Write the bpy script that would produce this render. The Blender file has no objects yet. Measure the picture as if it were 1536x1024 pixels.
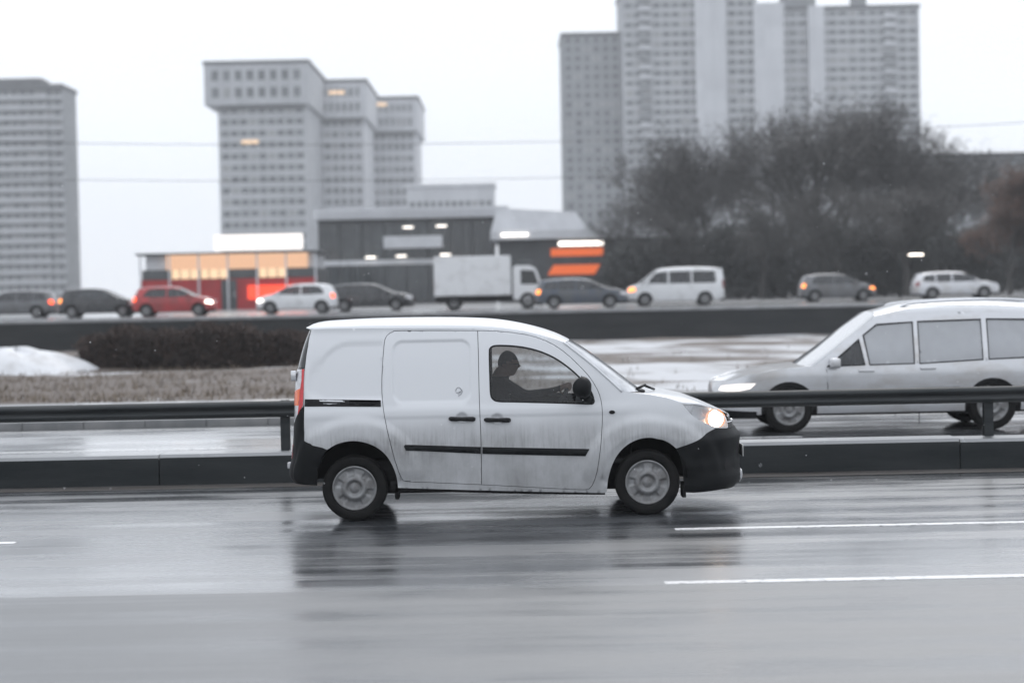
import bpy, bmesh, math, random
import numpy as np
from mathutils import Vector, Matrix, Euler
from mathutils.geometry import delaunay_2d_cdt
random.seed(7)
PI = math.pi
scene = bpy.context.scene
COL = scene.collection

# ------------------------------------------------------------------ camera
F = 2916.0                       # focal length in photo pixels (1536 wide)
CAM = Vector((0, 0, 2.1))
PITCH = math.atan(75 / F)
ROLL = -0.0205
RM = Matrix.Rotation(PI / 2 - PITCH, 3, 'X') @ Matrix.Rotation(ROLL, 3, 'Z')
cam_d = bpy.data.cameras.new('camera')
cam = bpy.data.objects.new('camera', cam_d)
COL.objects.link(cam)
cam.matrix_world = Matrix.Translation(CAM) @ RM.to_4x4()
cam_d.sensor_width = 36
cam_d.lens = 36 * F / 1536
cam_d.clip_start = 0.5
cam_d.clip_end = 6000
cam_d.dof.use_dof = True
cam_d.dof.focus_distance = 18.05
cam_d.dof.aperture_fstop = 1.2
scene.camera = cam

def ray(px, py):
    return RM @ Vector(((px - 768) / F, -(py - 512) / F, -1))
def P(px, py, Y):
    """the world point on the plane y = Y that the photo shows at pixel px, py"""
    d = ray(px, py)
    return CAM + d * (Y / d.y)
def G(px, py, z=0.0):
    """the world point on the level z that the photo shows at px, py"""
    d = ray(px, py)
    return CAM + d * ((z - CAM.z) / d.z)

# ------------------------------------------------------------------ materials
MATS = {}
def new_mat(name):
    m = bpy.data.materials.new(name)
    m.use_nodes = True
    nt = m.node_tree
    nt.nodes.clear()
    out = nt.nodes.new('ShaderNodeOutputMaterial')
    MATS[name] = m
    return m, nt, out
def N(nt, typ, **kw):
    n = nt.nodes.new(typ)
    for k, v in kw.items():
        if k in n.inputs: n.inputs[k].default_value = v
        else: setattr(n, k, v)
    return n
def L(nt, a, b): nt.links.new(a, b)
def c4(c): return (c[0], c[1], c[2], 1.0)

def pbr(name, col, rough=0.5, metal=0.0, col2=None, scale=3.0, stretch=(1, 1, 1), detail=5.0, lo=0.35, hi=0.65,
        bump=0.0, bscale=None, rough2=None, coat=0.0, emit=None, estr=0.0, spec=0.5, coords='Object'):
    """Principled material; a stretched noise mixes col with col2, and rough with rough2"""
    m, nt, out = new_mat(name)
    b = N(nt, 'ShaderNodeBsdfPrincipled')
    b.inputs['Base Color'].default_value = c4(col)
    b.inputs['Roughness'].default_value = rough
    b.inputs['Metallic'].default_value = metal
    b.inputs['Specular IOR Level'].default_value = spec
    b.inputs['Coat Weight'].default_value = coat
    b.inputs['Coat Roughness'].default_value = 0.06
    if emit:
        b.inputs['Emission Color'].default_value = c4(emit)
        b.inputs['Emission Strength'].default_value = estr
    L(nt, b.outputs[0], out.inputs[0])
    if col2 or rough2 is not None or bump:
        tc = N(nt, 'ShaderNodeTexCoord')
        mp = N(nt, 'ShaderNodeMapping')
        mp.inputs['Scale'].default_value = stretch
        L(nt, tc.outputs[coords], mp.inputs[0])
        no = N(nt, 'ShaderNodeTexNoise', Scale=scale, Detail=detail, Roughness=0.6)
        L(nt, mp.outputs[0], no.inputs['Vector'])
        mr = N(nt, 'ShaderNodeMapRange')
        mr.inputs[1].default_value = lo; mr.inputs[2].default_value = hi
        L(nt, no.outputs[0], mr.inputs[0])
        if col2:
            mx = N(nt, 'ShaderNodeMix', data_type='RGBA')
            mx.inputs[6].default_value = c4(col); mx.inputs[7].default_value = c4(col2)
            L(nt, mr.outputs[0], mx.inputs[0]); L(nt, mx.outputs[2], b.inputs['Base Color'])
        if rough2 is not None:
            mf = N(nt, 'ShaderNodeMapRange')
            mf.inputs[3].default_value = rough; mf.inputs[4].default_value = rough2
            L(nt, mr.outputs[0], mf.inputs[0]); L(nt, mf.outputs[0], b.inputs['Roughness'])
        if bump:
            nb = N(nt, 'ShaderNodeTexNoise', Scale=bscale or scale * 6, Detail=4.0)
            L(nt, mp.outputs[0], nb.inputs['Vector'])
            bp = N(nt, 'ShaderNodeBump', Strength=bump, Distance=0.02)
            L(nt, nb.outputs[0], bp.inputs['Height']); L(nt, bp.outputs[0], b.inputs['Normal'])
    return m

def glass(name, tint, film=0.0, filmcol=(0.5, 0.52, 0.55), refl=1.0, even=False):
    """thin window glass: tinted see-through, mirror share by Fresnel, and a share of pale diffuse film"""
    m, nt, out = new_mat(name)
    tr = N(nt, 'ShaderNodeBsdfTransparent'); tr.inputs[0].default_value = c4(tint)
    gl = N(nt, 'ShaderNodeBsdfGlossy'); gl.inputs['Roughness'].default_value = 0.02
    fr = N(nt, 'ShaderNodeFresnel', IOR=1.5)
    ml = N(nt, 'ShaderNodeMath', operation='MULTIPLY'); ml.inputs[1].default_value = refl
    L(nt, fr.outputs[0], ml.inputs[0])
    last = tr
    if film:
        df = N(nt, 'ShaderNodeBsdfDiffuse'); df.inputs[0].default_value = c4(filmcol)
        no = N(nt, 'ShaderNodeTexNoise', Scale=5.0, Detail=4.0)
        tc = N(nt, 'ShaderNodeTexCoord'); L(nt, tc.outputs['Object'], no.inputs['Vector'])
        mr = N(nt, 'ShaderNodeMapRange'); mr.inputs[1].default_value = 0.3; mr.inputs[2].default_value = 0.7
        mr.inputs[3].default_value = film * (.95 if even else .7); mr.inputs[4].default_value = min(1, film * (1.05 if even else 1.3))
        L(nt, no.outputs[0], mr.inputs[0])
        mx0 = N(nt, 'ShaderNodeMixShader')
        L(nt, mr.outputs[0], mx0.inputs[0]); L(nt, tr.outputs[0], mx0.inputs[1]); L(nt, df.outputs[0], mx0.inputs[2])
        last = mx0
    mx = N(nt, 'ShaderNodeMixShader')
    L(nt, ml.outputs[0], mx.inputs[0]); L(nt, last.outputs[0], mx.inputs[1]); L(nt, gl.outputs[0], mx.inputs[2])
    L(nt, mx.outputs[0], out.inputs[0])
    return m

def emis(name, col, s):
    m, nt, out = new_mat(name)
    e = N(nt, 'ShaderNodeEmission', Strength=s); e.inputs[0].default_value = c4(col)
    L(nt, e.outputs[0], out.inputs[0])
    return m

def van_paint():
    """white paint with road grime: vertical run marks and splash above the sills, thrown up behind the wheels"""
    m, nt, out = new_mat('dirty_white_paint')
    b = N(nt, 'ShaderNodeBsdfPrincipled')
    b.inputs['Coat Weight'].default_value = 0.3; b.inputs['Coat Roughness'].default_value = 0.12
    tc = N(nt, 'ShaderNodeTexCoord')
    sp = N(nt, 'ShaderNodeSeparateXYZ'); L(nt, tc.outputs['Object'], sp.inputs[0])
    # grime by height, with a ragged upper edge
    mp = N(nt, 'ShaderNodeMapping'); mp.inputs['Scale'].default_value = (2.6, 2, 1.5); L(nt, tc.outputs['Object'], mp.inputs[0])
    n1 = N(nt, 'ShaderNodeTexNoise', Scale=1.6, Detail=7.0, Roughness=0.65); L(nt, mp.outputs[0], n1.inputs['Vector'])
    n2 = N(nt, 'ShaderNodeTexNoise', Scale=2.3, Detail=6.0, Roughness=0.6); L(nt, tc.outputs['Object'], n2.inputs['Vector'])
    h = N(nt, 'ShaderNodeMapRange'); h.inputs[1].default_value = 1.05; h.inputs[2].default_value = 0.66
    h.interpolation_type = 'SMOOTHSTEP'
    L(nt, sp.outputs[2], h.inputs[0])
    a = N(nt, 'ShaderNodeMath', operation='MULTIPLY_ADD'); a.inputs[1].default_value = 1.1; a.inputs[2].default_value = 0.10
    L(nt, n1.outputs[0], a.inputs[0])
    a2 = N(nt, 'ShaderNodeMath', operation='MULTIPLY'); a2.use_clamp = True; L(nt, a.outputs[0], a2.inputs[0]); L(nt, h.outputs[0], a2.inputs[1])
    a3 = N(nt, 'ShaderNodeMath', operation='MULTIPLY_ADD'); a3.inputs[1].default_value = 0.95; a3.inputs[2].default_value = 0.42
    L(nt, n2.outputs[0], a3.inputs[0])
    a4 = N(nt, 'ShaderNodeMath', operation='MULTIPLY'); L(nt, a2.outputs[0], a4.inputs[0]); L(nt, a3.outputs[0], a4.inputs[1])
    a4.use_clamp = True
    # run marks hanging below the window line
    mp2 = N(nt, 'ShaderNodeMapping'); mp2.inputs['Scale'].default_value = (60, 4, 5.0); L(nt, tc.outputs['Object'], mp2.inputs[0])
    n3 = N(nt, 'ShaderNodeTexNoise', Scale=1.0, Detail=3.0); L(nt, mp2.outputs[0], n3.inputs['Vector'])
    r3 = N(nt, 'ShaderNodeMapRange'); r3.inputs[1].default_value = 0.46; r3.inputs[2].default_value = 0.78; r3.inputs[4].default_value = 0.30
    L(nt, n3.outputs[0], r3.inputs[0])
    h2 = N(nt, 'ShaderNodeMapRange'); h2.inputs[1].default_value = 0.95; h2.inputs[2].default_value = 0.70; h2.interpolation_type = 'SMOOTHSTEP'
    L(nt, sp.outputs[2], h2.inputs[0])
    h3 = N(nt, 'ShaderNodeMapRange'); h3.inputs[1].default_value = 0.55; h3.inputs[2].default_value = 0.68; h3.inputs[3].default_value = .25; L(nt, sp.outputs[2], h3.inputs[0])
    m30 = N(nt, 'ShaderNodeMath', operation='MULTIPLY'); L(nt, h3.outputs[0], m30.inputs[0]); L(nt, h2.outputs[0], m30.inputs[1])
    m3 = N(nt, 'ShaderNodeMath', operation='MULTIPLY'); L(nt, r3.outputs[0], m3.inputs[0]); L(nt, m30.outputs[0], m3.inputs[1])
    ad = N(nt, 'ShaderNodeMath', operation='ADD'); ad.use_clamp = True; L(nt, a4.outputs[0], ad.inputs[0]); L(nt, m3.outputs[0], ad.inputs[1])
    mx = N(nt, 'ShaderNodeMix', data_type='RGBA')
    mx.inputs[6].default_value = (0.66, 0.675, 0.695, 1); mx.inputs[7].default_value = (0.24, 0.24, 0.24, 1)
    L(nt, ad.outputs[0], mx.inputs[0]); L(nt, mx.outputs[2], b.inputs['Base Color'])
    rr = N(nt, 'ShaderNodeMapRange'); rr.inputs[3].default_value = 0.30; rr.inputs[4].default_value = 0.65
    L(nt, ad.outputs[0], rr.inputs[0]); L(nt, rr.outputs[0], b.inputs['Roughness'])
    L(nt, b.outputs[0], out.inputs[0])
    return m

def facade(name, wall, joint, bay, storey):
    """precast wall panels: joints every bay and storey, faint panel-to-panel differences and rain streaks"""
    m, nt, out = new_mat(name)
    b = N(nt, 'ShaderNodeBsdfPrincipled'); b.inputs['Roughness'].default_value = 0.85
    tc = N(nt, 'ShaderNodeTexCoord')
    mp = N(nt, 'ShaderNodeMapping'); mp.inputs['Scale'].default_value = (1 / bay, 1 / bay, 1 / storey)
    L(nt, tc.outputs['Object'], mp.inputs[0])
    fl = N(nt, 'ShaderNodeVectorMath', operation='FLOOR'); L(nt, mp.outputs[0], fl.inputs[0])
    wn = N(nt, 'ShaderNodeTexWhiteNoise'); L(nt, fl.outputs[0], wn.inputs[0])
    ms = N(nt, 'ShaderNodeMapping'); ms.inputs['Scale'].default_value = (0.5, 0.5, 0.04); L(nt, tc.outputs['Object'], ms.inputs[0])
    no = N(nt, 'ShaderNodeTexNoise', Scale=1.0, Detail=6.0); L(nt, ms.outputs[0], no.inputs['Vector'])
    ad = N(nt, 'ShaderNodeMath', operation='MULTIPLY_ADD'); ad.inputs[1].default_value = 0.35; L(nt, wn.outputs[0], ad.inputs[0]); L(nt, no.outputs[0], ad.inputs[2])
    mr = N(nt, 'ShaderNodeMapRange'); mr.inputs[1].default_value = 0.35; mr.inputs[2].default_value = 1.0; L(nt, ad.outputs[0], mr.inputs[0])
    mx = N(nt, 'ShaderNodeMix', data_type='RGBA'); mx.inputs[6].default_value = c4(wall); mx.inputs[7].default_value = c4(joint)
    L(nt, mr.outputs[0], mx.inputs[0]); L(nt, mx.outputs[2], b.inputs['Base Color']); L(nt, b.outputs[0], out.inputs[0])
    return m

# ------------------------------------------------------------------ object helpers
def tag(o, label=None, cat=None, group=None, kind=None):
    if label: o['label'] = label
    if cat: o['category'] = cat
    if group: o['group'] = group
    if kind: o['kind'] = kind
    return o
def empty(name, loc=(0, 0, 0), rz=0.0, parent=None):
    o = bpy.data.objects.new(name, None)
    o.location = loc; o.rotation_euler = (0, 0, rz); o.empty_display_size = 0.2
    COL.objects.link(o)
    if parent: o.parent = parent
    return o
def obj(name, bm, mats, parent=None, smooth=True, loc=None, angle=None):
    me = bpy.data.meshes.new(name)
    if smooth:
        for f in bm.faces: f.smooth = True
    if angle is not None:
        for e in bm.edges:
            if len(e.link_faces) == 2 and e.calc_face_angle(0) > angle: e.smooth = False
    bm.to_mesh(me); bm.free()
    if not isinstance(mats, (list, tuple)): mats = [mats]
    for m in mats: me.materials.append(MATS[m] if isinstance(m, str) else m)
    o = bpy.data.objects.new(name, me)
    COL.objects.link(o)
    if parent: o.parent = parent
    if loc is not None: o.location = loc
    return o
def copy_tree(o, parent=None):
    c = o.copy(); COL.objects.link(c)
    if parent: c.parent = parent
    for ch in list(o.children): copy_tree(ch, c)
    return c

def BM(): return bmesh.new()
def box(bm, x0, x1, y0, y1, z0, z1, mi=0, bev=0.0):
    vs = [bm.verts.new((x, y, z)) for z in (z0, z1) for y in (y0, y1) for x in (x0, x1)]
    fs = []
    for q in ((0, 2, 3, 1), (4, 5, 7, 6), (0, 1, 5, 4), (2, 6, 7, 3), (0, 4, 6, 2), (1, 3, 7, 5)):
        f = bm.faces.new([vs[i] for i in q]); f.material_index = mi; fs.append(f)
    if bev:
        es = list({e for f in fs for e in f.edges})
        r = bmesh.ops.bevel(bm, geom=es, offset=bev, segments=2, affect='EDGES', profile=0.7)
        for f in r['faces']: f.material_index = mi
    return fs
def tube(bm, pts, r, n=8, mi=0, cap=True):
    """a tube along pts; r a number or one per point"""
    pts = [Vector(p) for p in pts]
    rs = r if isinstance(r, (list, tuple)) else [r] * len(pts)
    rings = []
    up = Vector((0, 0, 1))
    for i, p in enumerate(pts):
        d = (pts[min(i + 1, len(pts) - 1)] - pts[max(i - 1, 0)]).normalized()
        a = d.cross(up)
        if a.length < 1e-3: a = d.cross(Vector((0, 1, 0)))
        a.normalize(); b = a.cross(d).normalized()
        rings.append([bm.verts.new(p + (a * math.cos(2 * PI * k / n) + b * math.sin(2 * PI * k / n)) * rs[i]) for k in range(n)])
    for A, B in zip(rings, rings[1:]):
        for k in range(n):
            f = bm.faces.new((A[k], A[(k + 1) % n], B[(k + 1) % n], B[k])); f.material_index = mi
    if cap and n > 2:
        f = bm.faces.new(rings[0][::-1]); f.material_index = mi
        f = bm.faces.new(rings[-1]); f.material_index = mi
def lathe(bm, prof, n=48, axis='Y', mi=0, c=(0, 0, 0)):
    """spin (radius, along) pairs round the axis"""
    rings = []
    for r, a in prof:
        ring = []
        for k in range(n):
            t = 2 * PI * k / n
            u, v = r * math.cos(t), r * math.sin(t)
            p = {'Y': (u, a, v), 'Z': (u, v, a), 'X': (a, u, v)}[axis]
            ring.append(bm.verts.new((p[0] + c[0], p[1] + c[1], p[2] + c[2])))
        rings.append(ring)
    for A, B in zip(rings, rings[1:]):
        for k in range(n):
            f = bm.faces.new((A[k], A[(k + 1) % n], B[(k + 1) % n], B[k])); f.material_index = mi
    return rings
def fix_normals(bm): bmesh.ops.recalc_face_normals(bm, faces=bm.faces[:])

def interp(pts, x):
    """monotone piecewise cubic through (x, y) pairs"""
    if x <= pts[0][0]: return pts[0][1]
    if x >= pts[-1][0]: return pts[-1][1]
    for i in range(len(pts) - 1):
        if pts[i][0] <= x <= pts[i + 1][0]: break
    (x0, y0), (x1, y1) = pts[i], pts[i + 1]
    h = x1 - x0
    def slope(j):
        if j == 0 or j == len(pts) - 1:
            a = pts[min(j, len(pts) - 2)]; b = pts[min(j, len(pts) - 2) + 1]
            return (b[1] - a[1]) / (b[0] - a[0])
        s0 = (pts[j][1] - pts[j - 1][1]) / (pts[j][0] - pts[j - 1][0])
        s1 = (pts[j + 1][1] - pts[j][1]) / (pts[j + 1][0] - pts[j][0])
        return 0 if s0 * s1 <= 0 else 2 * s0 * s1 / (s0 + s1)
    m0, m1 = slope(i), slope(i + 1)
    t = (x - x0) / h
    return (2*t**3 - 3*t*t + 1) * y0 + (t**3 - 2*t*t + t) * h * m0 + (-2*t**3 + 3*t*t) * y1 + (t**3 - t*t) * h * m1
def sstep(a, b, x):
    t = max(0.0, min(1.0, (x - a) / (b - a))); return t * t * (3 - 2 * t)
def spline(pts, n=6, closed=False):
    """Catmull-Rom through pts (2D or 3D tuples)"""
    out = []; m = len(pts)
    for i in range(m if closed else m - 1):
        p0 = pts[(i - 1) % m] if (closed or i > 0) else pts[0]
        p1 = pts[i]; p2 = pts[(i + 1) % m]
        p3 = pts[(i + 2) % m] if (closed or i + 2 < m) else pts[-1]
        for k in range(n):
            t = k / n
            out.append(tuple(0.5 * (2*b + (c - a)*t + (2*a - 5*b + 4*c - d)*t*t + (3*b - a - 3*c + d)*t**3) for a, b, c, d in zip(p0, p1, p2, p3)))
    if not closed: out.append(tuple(pts[-1]))
    return out

# ------------------------------------------------------------------ flat regions filled with triangles
def inside(poly, pts):
    poly = np.asarray(poly); x, y = pts[:, 0], pts[:, 1]
    r = np.zeros(len(pts), bool)
    xj, yj = poly[-1]
    for xi, yi in poly:
        if yi != yj:
            c = ((yi > y) != (yj > y)) & (x < (xj - xi) * (y - yi) / (yj - yi) + xi)
            r ^= c
        xj, yj = xi, yi
    return r
def densify(loop, h):
    out = []
    for (x0, y0), (x1, y1) in zip(loop, loop[1:] + loop[:1]):
        d = math.hypot(x1 - x0, y1 - y0)
        if d < 1e-6: continue
        n = max(1, int(math.ceil(d / h)))
        for k in range(n): out.append((x0 + (x1 - x0) * k / n, y0 + (y1 - y0) * k / n))
    return out
def fill(poly, holes, h, he=None):
    loops = [densify(list(poly), he or h)] + [densify(list(q), he or h) for q in holes]
    bp = np.array([p for l in loops for p in l])
    lo, hi = bp.min(0), bp.max(0)
    gx, gy = np.meshgrid(np.arange(lo[0] + h / 2, hi[0], h), np.arange(lo[1] + h / 2, hi[1], h))
    gx[1::2] += h * 0.5
    g = np.stack([gx.ravel(), gy.ravel()], 1)
    k = inside(loops[0], g)
    for q in loops[1:]: k &= ~inside(q, g)
    g = g[k]
    if len(g):
        keep = np.ones(len(g), bool)
        for i in range(0, len(g), 2000):
            d = ((g[i:i + 2000, None, :] - bp[None]) ** 2).sum(2).min(1)
            keep[i:i + 2000] = d > (0.55 * h) ** 2
        g = g[keep]
    edges = []; o = 0
    for l in loops:
        n = len(l); edges += [(o + i, o + (i + 1) % n) for i in range(n)]; o += n
    vs = [Vector((float(a), float(b))) for a, b in bp] + [Vector((float(a), float(b))) for a, b in g]
    r = delaunay_2d_cdt(vs, edges, [], 0, 1e-5)
    V = np.array([(v.x, v.y) for v in r[0]])
    T = np.array([f for f in r[2] if len(f) == 3])
    c = V[T].mean(1)
    k = inside(loops[0], c)
    for q in loops[1:]: k &= ~inside(q, c)
    return V, T[k]

class Skin:
    """The side skin of a vehicle, unrolled: q runs along the flank and round the nose and tail to the centre line, z is height.
    Half-width w(z) closes to the centre along a superellipse in plan between xf and the nose, and between xr and the tail."""
    def __init__(s, nose, tail, w, xf, xr, pf=2.3, pr=3.5, Lf=1.0, Lr=0.9, bump=None):
        s.nose, s.tail, s.w = sorted((z, x) for x, z in nose), sorted((z, x) for x, z in tail), w
        s.xf, s.xr, s.pf, s.pr, s.Lf, s.Lr, s.bump = xf, xr, pf, pr, Lf, Lr, bump
    def base(s, q, z):
        w = interp(s.w, z)
        if q > s.xf:
            t = min((q - s.xf) / s.Lf, 1.0) * PI / 2; xn = interp(s.nose, z)
            return s.xf + (xn - s.xf) * math.sin(t) ** (2 / s.pf), w * max(math.cos(t), 0) ** (2 / s.pf)
        if q < s.xr:
            t = min((s.xr - q) / s.Lr, 1.0) * PI / 2; xt = interp(s.tail, z)
            return s.xr - (s.xr - xt) * math.sin(t) ** (2 / s.pr), w * max(math.cos(t), 0) ** (2 / s.pr)
        return q, w
    def qx(s, x, z):
        if x > s.xf:
            u = min((x - s.xf) / max(interp(s.nose, z) - s.xf, 1e-4), 1.0)
            return s.xf + s.Lf * math.asin(u ** (s.pf / 2)) * 2 / PI
        if x < s.xr:
            u = min((s.xr - x) / max(s.xr - interp(s.tail, z), 1e-4), 1.0)
            return s.xr - s.Lr * math.asin(u ** (s.pr / 2)) * 2 / PI
        return x
    def normal(s, q, z):
        e = 0.004
        a0, b0 = s.base(q - e, z); a1, b1 = s.base(q + e, z); c0, d0 = s.base(q, z - e); c1, d1 = s.base(q, z + e)
        n = Vector((a1 - a0, b1 - b0, 0)).cross(Vector((c1 - c0, d1 - d0, 2 * e)))
        if n.length < 1e-12: return Vector((1 if q > 0 else -1, 0, 0))
        n.normalize()
        ref = Vector((0, 1, 0)) if s.xr <= q <= s.xf else Vector((q / abs(q), 0.5, 0))
        return n if n.dot(ref) > 0 else -n
    def at(s, q, z, off=0.0, side=-1):
        x, y = s.base(q, z); n = s.normal(q, z)
        if s.bump: off = off + s.bump(q, z)
        return Vector((x + n.x * off, side * max(y + n.y * off, 0), z + n.z * off))
    @property
    def qn(s): return s.xf + s.Lf
    @property
    def qt(s): return s.xr - s.Lr
    def panel(s, bm, poly, holes=(), h=0.03, off=0.0, thick=0.02, sides=(-1,), mi=0, he=None, rim_mi=None, dome=0.0):
        V, T = fill(poly, list(holes), h, he)
        bl = None
        if dome:
            bl = np.array(densify(list(poly), h))
        for side in sides:
            vs = []
            for q, z in V:
                o = off
                if dome:
                    d = math.sqrt(((bl - (q, z)) ** 2).sum(1).min())
                    o += dome * math.sqrt(min(d / (dome * 1.6), 1.0) * (2 - min(d / (dome * 1.6), 1.0)))
                vs.append(bm.verts.new(s.at(q, z, o, side)))
            fs = []
            for t in T:
                tri = [vs[i] for i in t]
                qc, zc = V[t].mean(0)
                n = s.normal(qc, zc); n = Vector((n.x, n.y * side, n.z))
                cr = (tri[1].co - tri[0].co).cross(tri[2].co - tri[0].co)
                if cr.dot(n) < 0: tri.reverse()
                try: f = bm.faces.new(tri)
                except ValueError: continue
                f.material_index = mi; fs.append(f)
            if thick:
                idx = {v: i for i, v in enumerate(vs)}
                be = [e for e in {e for f in fs for e in f.edges} if len(e.link_faces) == 1]
                inn = {}
                for e in be:
                    for v in e.verts:
                        if v not in inn:
                            q, z = V[idx[v]]; inn[v] = bm.verts.new(s.at(q, z, off - thick, side))
                    e.smooth = False
                for e in be:
                    f0 = e.link_faces[0]
                    lp = [l for l in f0.loops if l.edge == e][0]
                    a, b = lp.vert, lp.link_loop_next.vert
                    try:
                        f = bm.faces.new((b, a, inn[a], inn[b])); f.material_index = mi if rim_mi is None else rim_mi
                    except ValueError: pass

def loft(bm, E, C, m=14, n=2.4, sides=2, mi=0, lean=None):
    """skin across the car between the edge curve E (x, halfwidth, z) and the centre curve C (x, z): a superelliptic arch"""
    rows = []
    for (ex, ew, ez), (cx, cz) in zip(E, C):
        row = []
        for k in range(-m, m + 1):
            a = k / m * PI / 2
            sy = math.copysign(abs(math.sin(a)) ** (2 / n), a); cc = max(math.cos(a), 0) ** (2 / n)
            if lean is not None:      # starts along the flank's own lean, flattens towards the middle
                t = 1 - abs(k) / m; t = t ** 1.15; dz = cz - ez; l2 = min(lean * max(dz, 0) * .85, ew * .3)
                b0, b1, b2, b3 = (1 - t) ** 3, 3 * t * (1 - t) ** 2, 3 * t * t * (1 - t), t ** 3
                sy = math.copysign((b0 * ew + b1 * (ew - l2) + b2 * ew * .62) / max(ew, 1e-6), k) if k else 0.0
                cc = b1 * .80 + b2 + b3
            row.append(bm.verts.new((ex + (cx - ex) * cc, ew * sy, ez + (cz - ez) * cc)))
        rows.append(row)
    for A, B in zip(rows, rows[1:]):
        for k in range(2 * m):
            try: f = bm.faces.new((A[k], B[k], B[k + 1], A[k + 1])); f.material_index = mi
            except ValueError: pass
    return rows
def resample(c, n):
    """n points evenly along a polyline"""
    c = [tuple(p) for p in c]
    d = [0.0]
    for a, b in zip(c, c[1:]): d.append(d[-1] + math.dist(a, b))
    out = []; j = 0
    for i in range(n):
        t = d[-1] * i / (n - 1)
        while j < len(c) - 2 and d[j + 1] < t: j += 1
        u = (t - d[j]) / max(d[j + 1] - d[j], 1e-9)
        out.append(tuple(a + (b - a) * u for a, b in zip(c[j], c[j + 1])))
    return out
HAZE = 0.00042
SKY_H, SKY_Z, SKY_COL, EXPO = 10.5, 14.5, (.945, .985, 1.055), 0.11
# ------------------------------------------------------------------ materials of the vehicles
van_paint()
pbr('black_plastic', (0.006, 0.007, 0.008), 0.45, col2=(0.014, 0.015, 0.016), scale=4, rough2=0.62, bump=0.02, bscale=160, spec=.14)
pbr('trim_black', (0.005, 0.005, 0.006), 0.4, col2=(0.011, 0.011, 0.012), scale=6, rough2=0.55, spec=.25)
pbr('jamb_dark', (0.004, 0.004, 0.005), 0.8)
pbr('rubber', (0.005, 0.0055, 0.006), 0.75, col2=(0.014, 0.0135, 0.013), scale=9, rough2=0.9, bump=0.05, spec=.2)
pbr('wheel_silver', (0.25, 0.255, 0.26), 0.42, 0.45, col2=(0.17, 0.167, 0.165), scale=9, rough2=0.6)
pbr('wheel_dark', (0.05, 0.052, 0.055), 0.6, 0.3)
pbr('chrome', (0.62, 0.63, 0.65), 0.16, 1.0)
pbr('reflector', (0.74, 0.75, 0.77), 0.3, 0.35)
pbr('red_lens', (0.62, 0.012, 0.02), 0.18, coat=0.6, col2=(0.45, 0.008, 0.015), scale=40)
pbr('orange_lens', (0.85, 0.16, 0.05), 0.2, coat=0.5)
pbr('clear_lens', (0.68, 0.68, 0.70), 0.15, coat=0.6, col2=(0.5, 0.5, 0.52), scale=30)
pbr('dark_red_lens', (0.22, 0.02, 0.025), 0.3)
glass('dark_glass', (0.80, 0.82, 0.83), film=0.015)
glass('screen_glass', (0.55, 0.58, 0.60), film=0.66, filmcol=(0.80, 0.82, 0.85))  # heavy pale film puts the sky's reflection into the windscreen colour
glass('lens_glass', (0.93, 0.94, 0.95), film=0.26, filmcol=(0.8, 0.81, 0.83))
pbr('privacy_glass', (0.014, 0.017, 0.018), 0.12, coat=0.3)
pbr('cabin_dark', (0.012, 0.013, 0.014), 0.8, col2=(0.022, 0.022, 0.023), scale=6)
pbr('dash_grey', (0.05, 0.052, 0.055), 0.6)
pbr('seat_cloth', (0.018, 0.02, 0.022), 0.95, col2=(0.03, 0.032, 0.035), scale=30, bump=0.2)
pbr('plate_white', (0.75, 0.75, 0.73), 0.4, col2=(0.5, 0.5, 0.48), scale=20)
pbr('grime_mark', (0.30, 0.31, 0.33), 0.7)
emis('lamp_lit', (1.0, 0.80, 0.62), 9.0)
emis('lamp_rim', (1.0, 0.36, 0.14), 1.3)
pbr('skin', (0.42, 0.27, 0.21), 0.5, col2=(0.36, 0.21, 0.16), scale=8)
pbr('dark_jacket', (0.012, 0.013, 0.016), 0.85, col2=(0.022, 0.024, 0.028), scale=9, bump=0.15)
pbr('dark_cap', (0.016, 0.017, 0.02), 0.9, col2=(0.035, 0.036, 0.04), scale=50, bump=0.2)

# ------------------------------------------------------------------ the white panel van
Y0 = 18.0                                        # the near flank stands on this plane
wr, wf = P(532, 777, Y0 + 0.05), P(970, 768, Y0 + 0.05)
VX = (wr.x + wf.x) / 2
VB = Vector((VX, Y0 + 0.905, 0))
def vp(px, py, dy=0.0):
    p = P(px, py, Y0 + dy); return (p.x - VX, p.z)
NOSE_PX = [(1088, 616), (1097, 625), (1102, 634), (1106, 645), (1110, 655), (1112, 668), (1112.5, 690), (1111, 706), (1112, 712), (1108, 722), (1098, 729)]
TAIL_PX = [(469, 487), (463, 492), (457, 505), (450, 525), (445, 545), (442, 560), (440, 580), (439.5, 620), (438.5, 660), (437, 685), (433.5, 698), (432, 712), (440, 724)]
NOSE = [vp(a, b, 0.62) for a, b in NOSE_PX]
TAIL = [vp(a, b, 0.18) for a, b in TAIL_PX]
WZ = [(0.15, .835), (.25, .86), (.35, .875), (.5, .893), (.65, .905), (.85, .902), (1.0, .89), (1.1, .872), (1.25, .84), (1.45, .795), (1.6, .755), (1.75, .705)]
ARC_F = vp(968, 718); ARC_R = vp(536, 724)
def to_px(x, z):
    return x, z
PXM = 162.0
def rrect_d(x, z, r):
    """signed distance to a rounded rectangle given as x0, x1, z0, z1, radius (inside negative)"""
    x0, x1, z0, z1, rad = r
    dx = max(x0 + rad - x, x - x1 + rad, 0); dz = max(z0 + rad - z, z - z1 + rad, 0)
    if dx == 0 and dz == 0: return max(x0 - x, x - x1, z0 - z, z - z1)
    return math.hypot(dx, dz) - rad
def rect_px(x0, x1, y0, y1, r):
    a, b = vp(x0, (y0 + y1) / 2), vp(x1, (y0 + y1) / 2); c, d = vp((x0 + x1) / 2, y0), vp((x0 + x1) / 2, y1)
    return (a[0], b[0], d[1], c[1], r / PXM)
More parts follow.
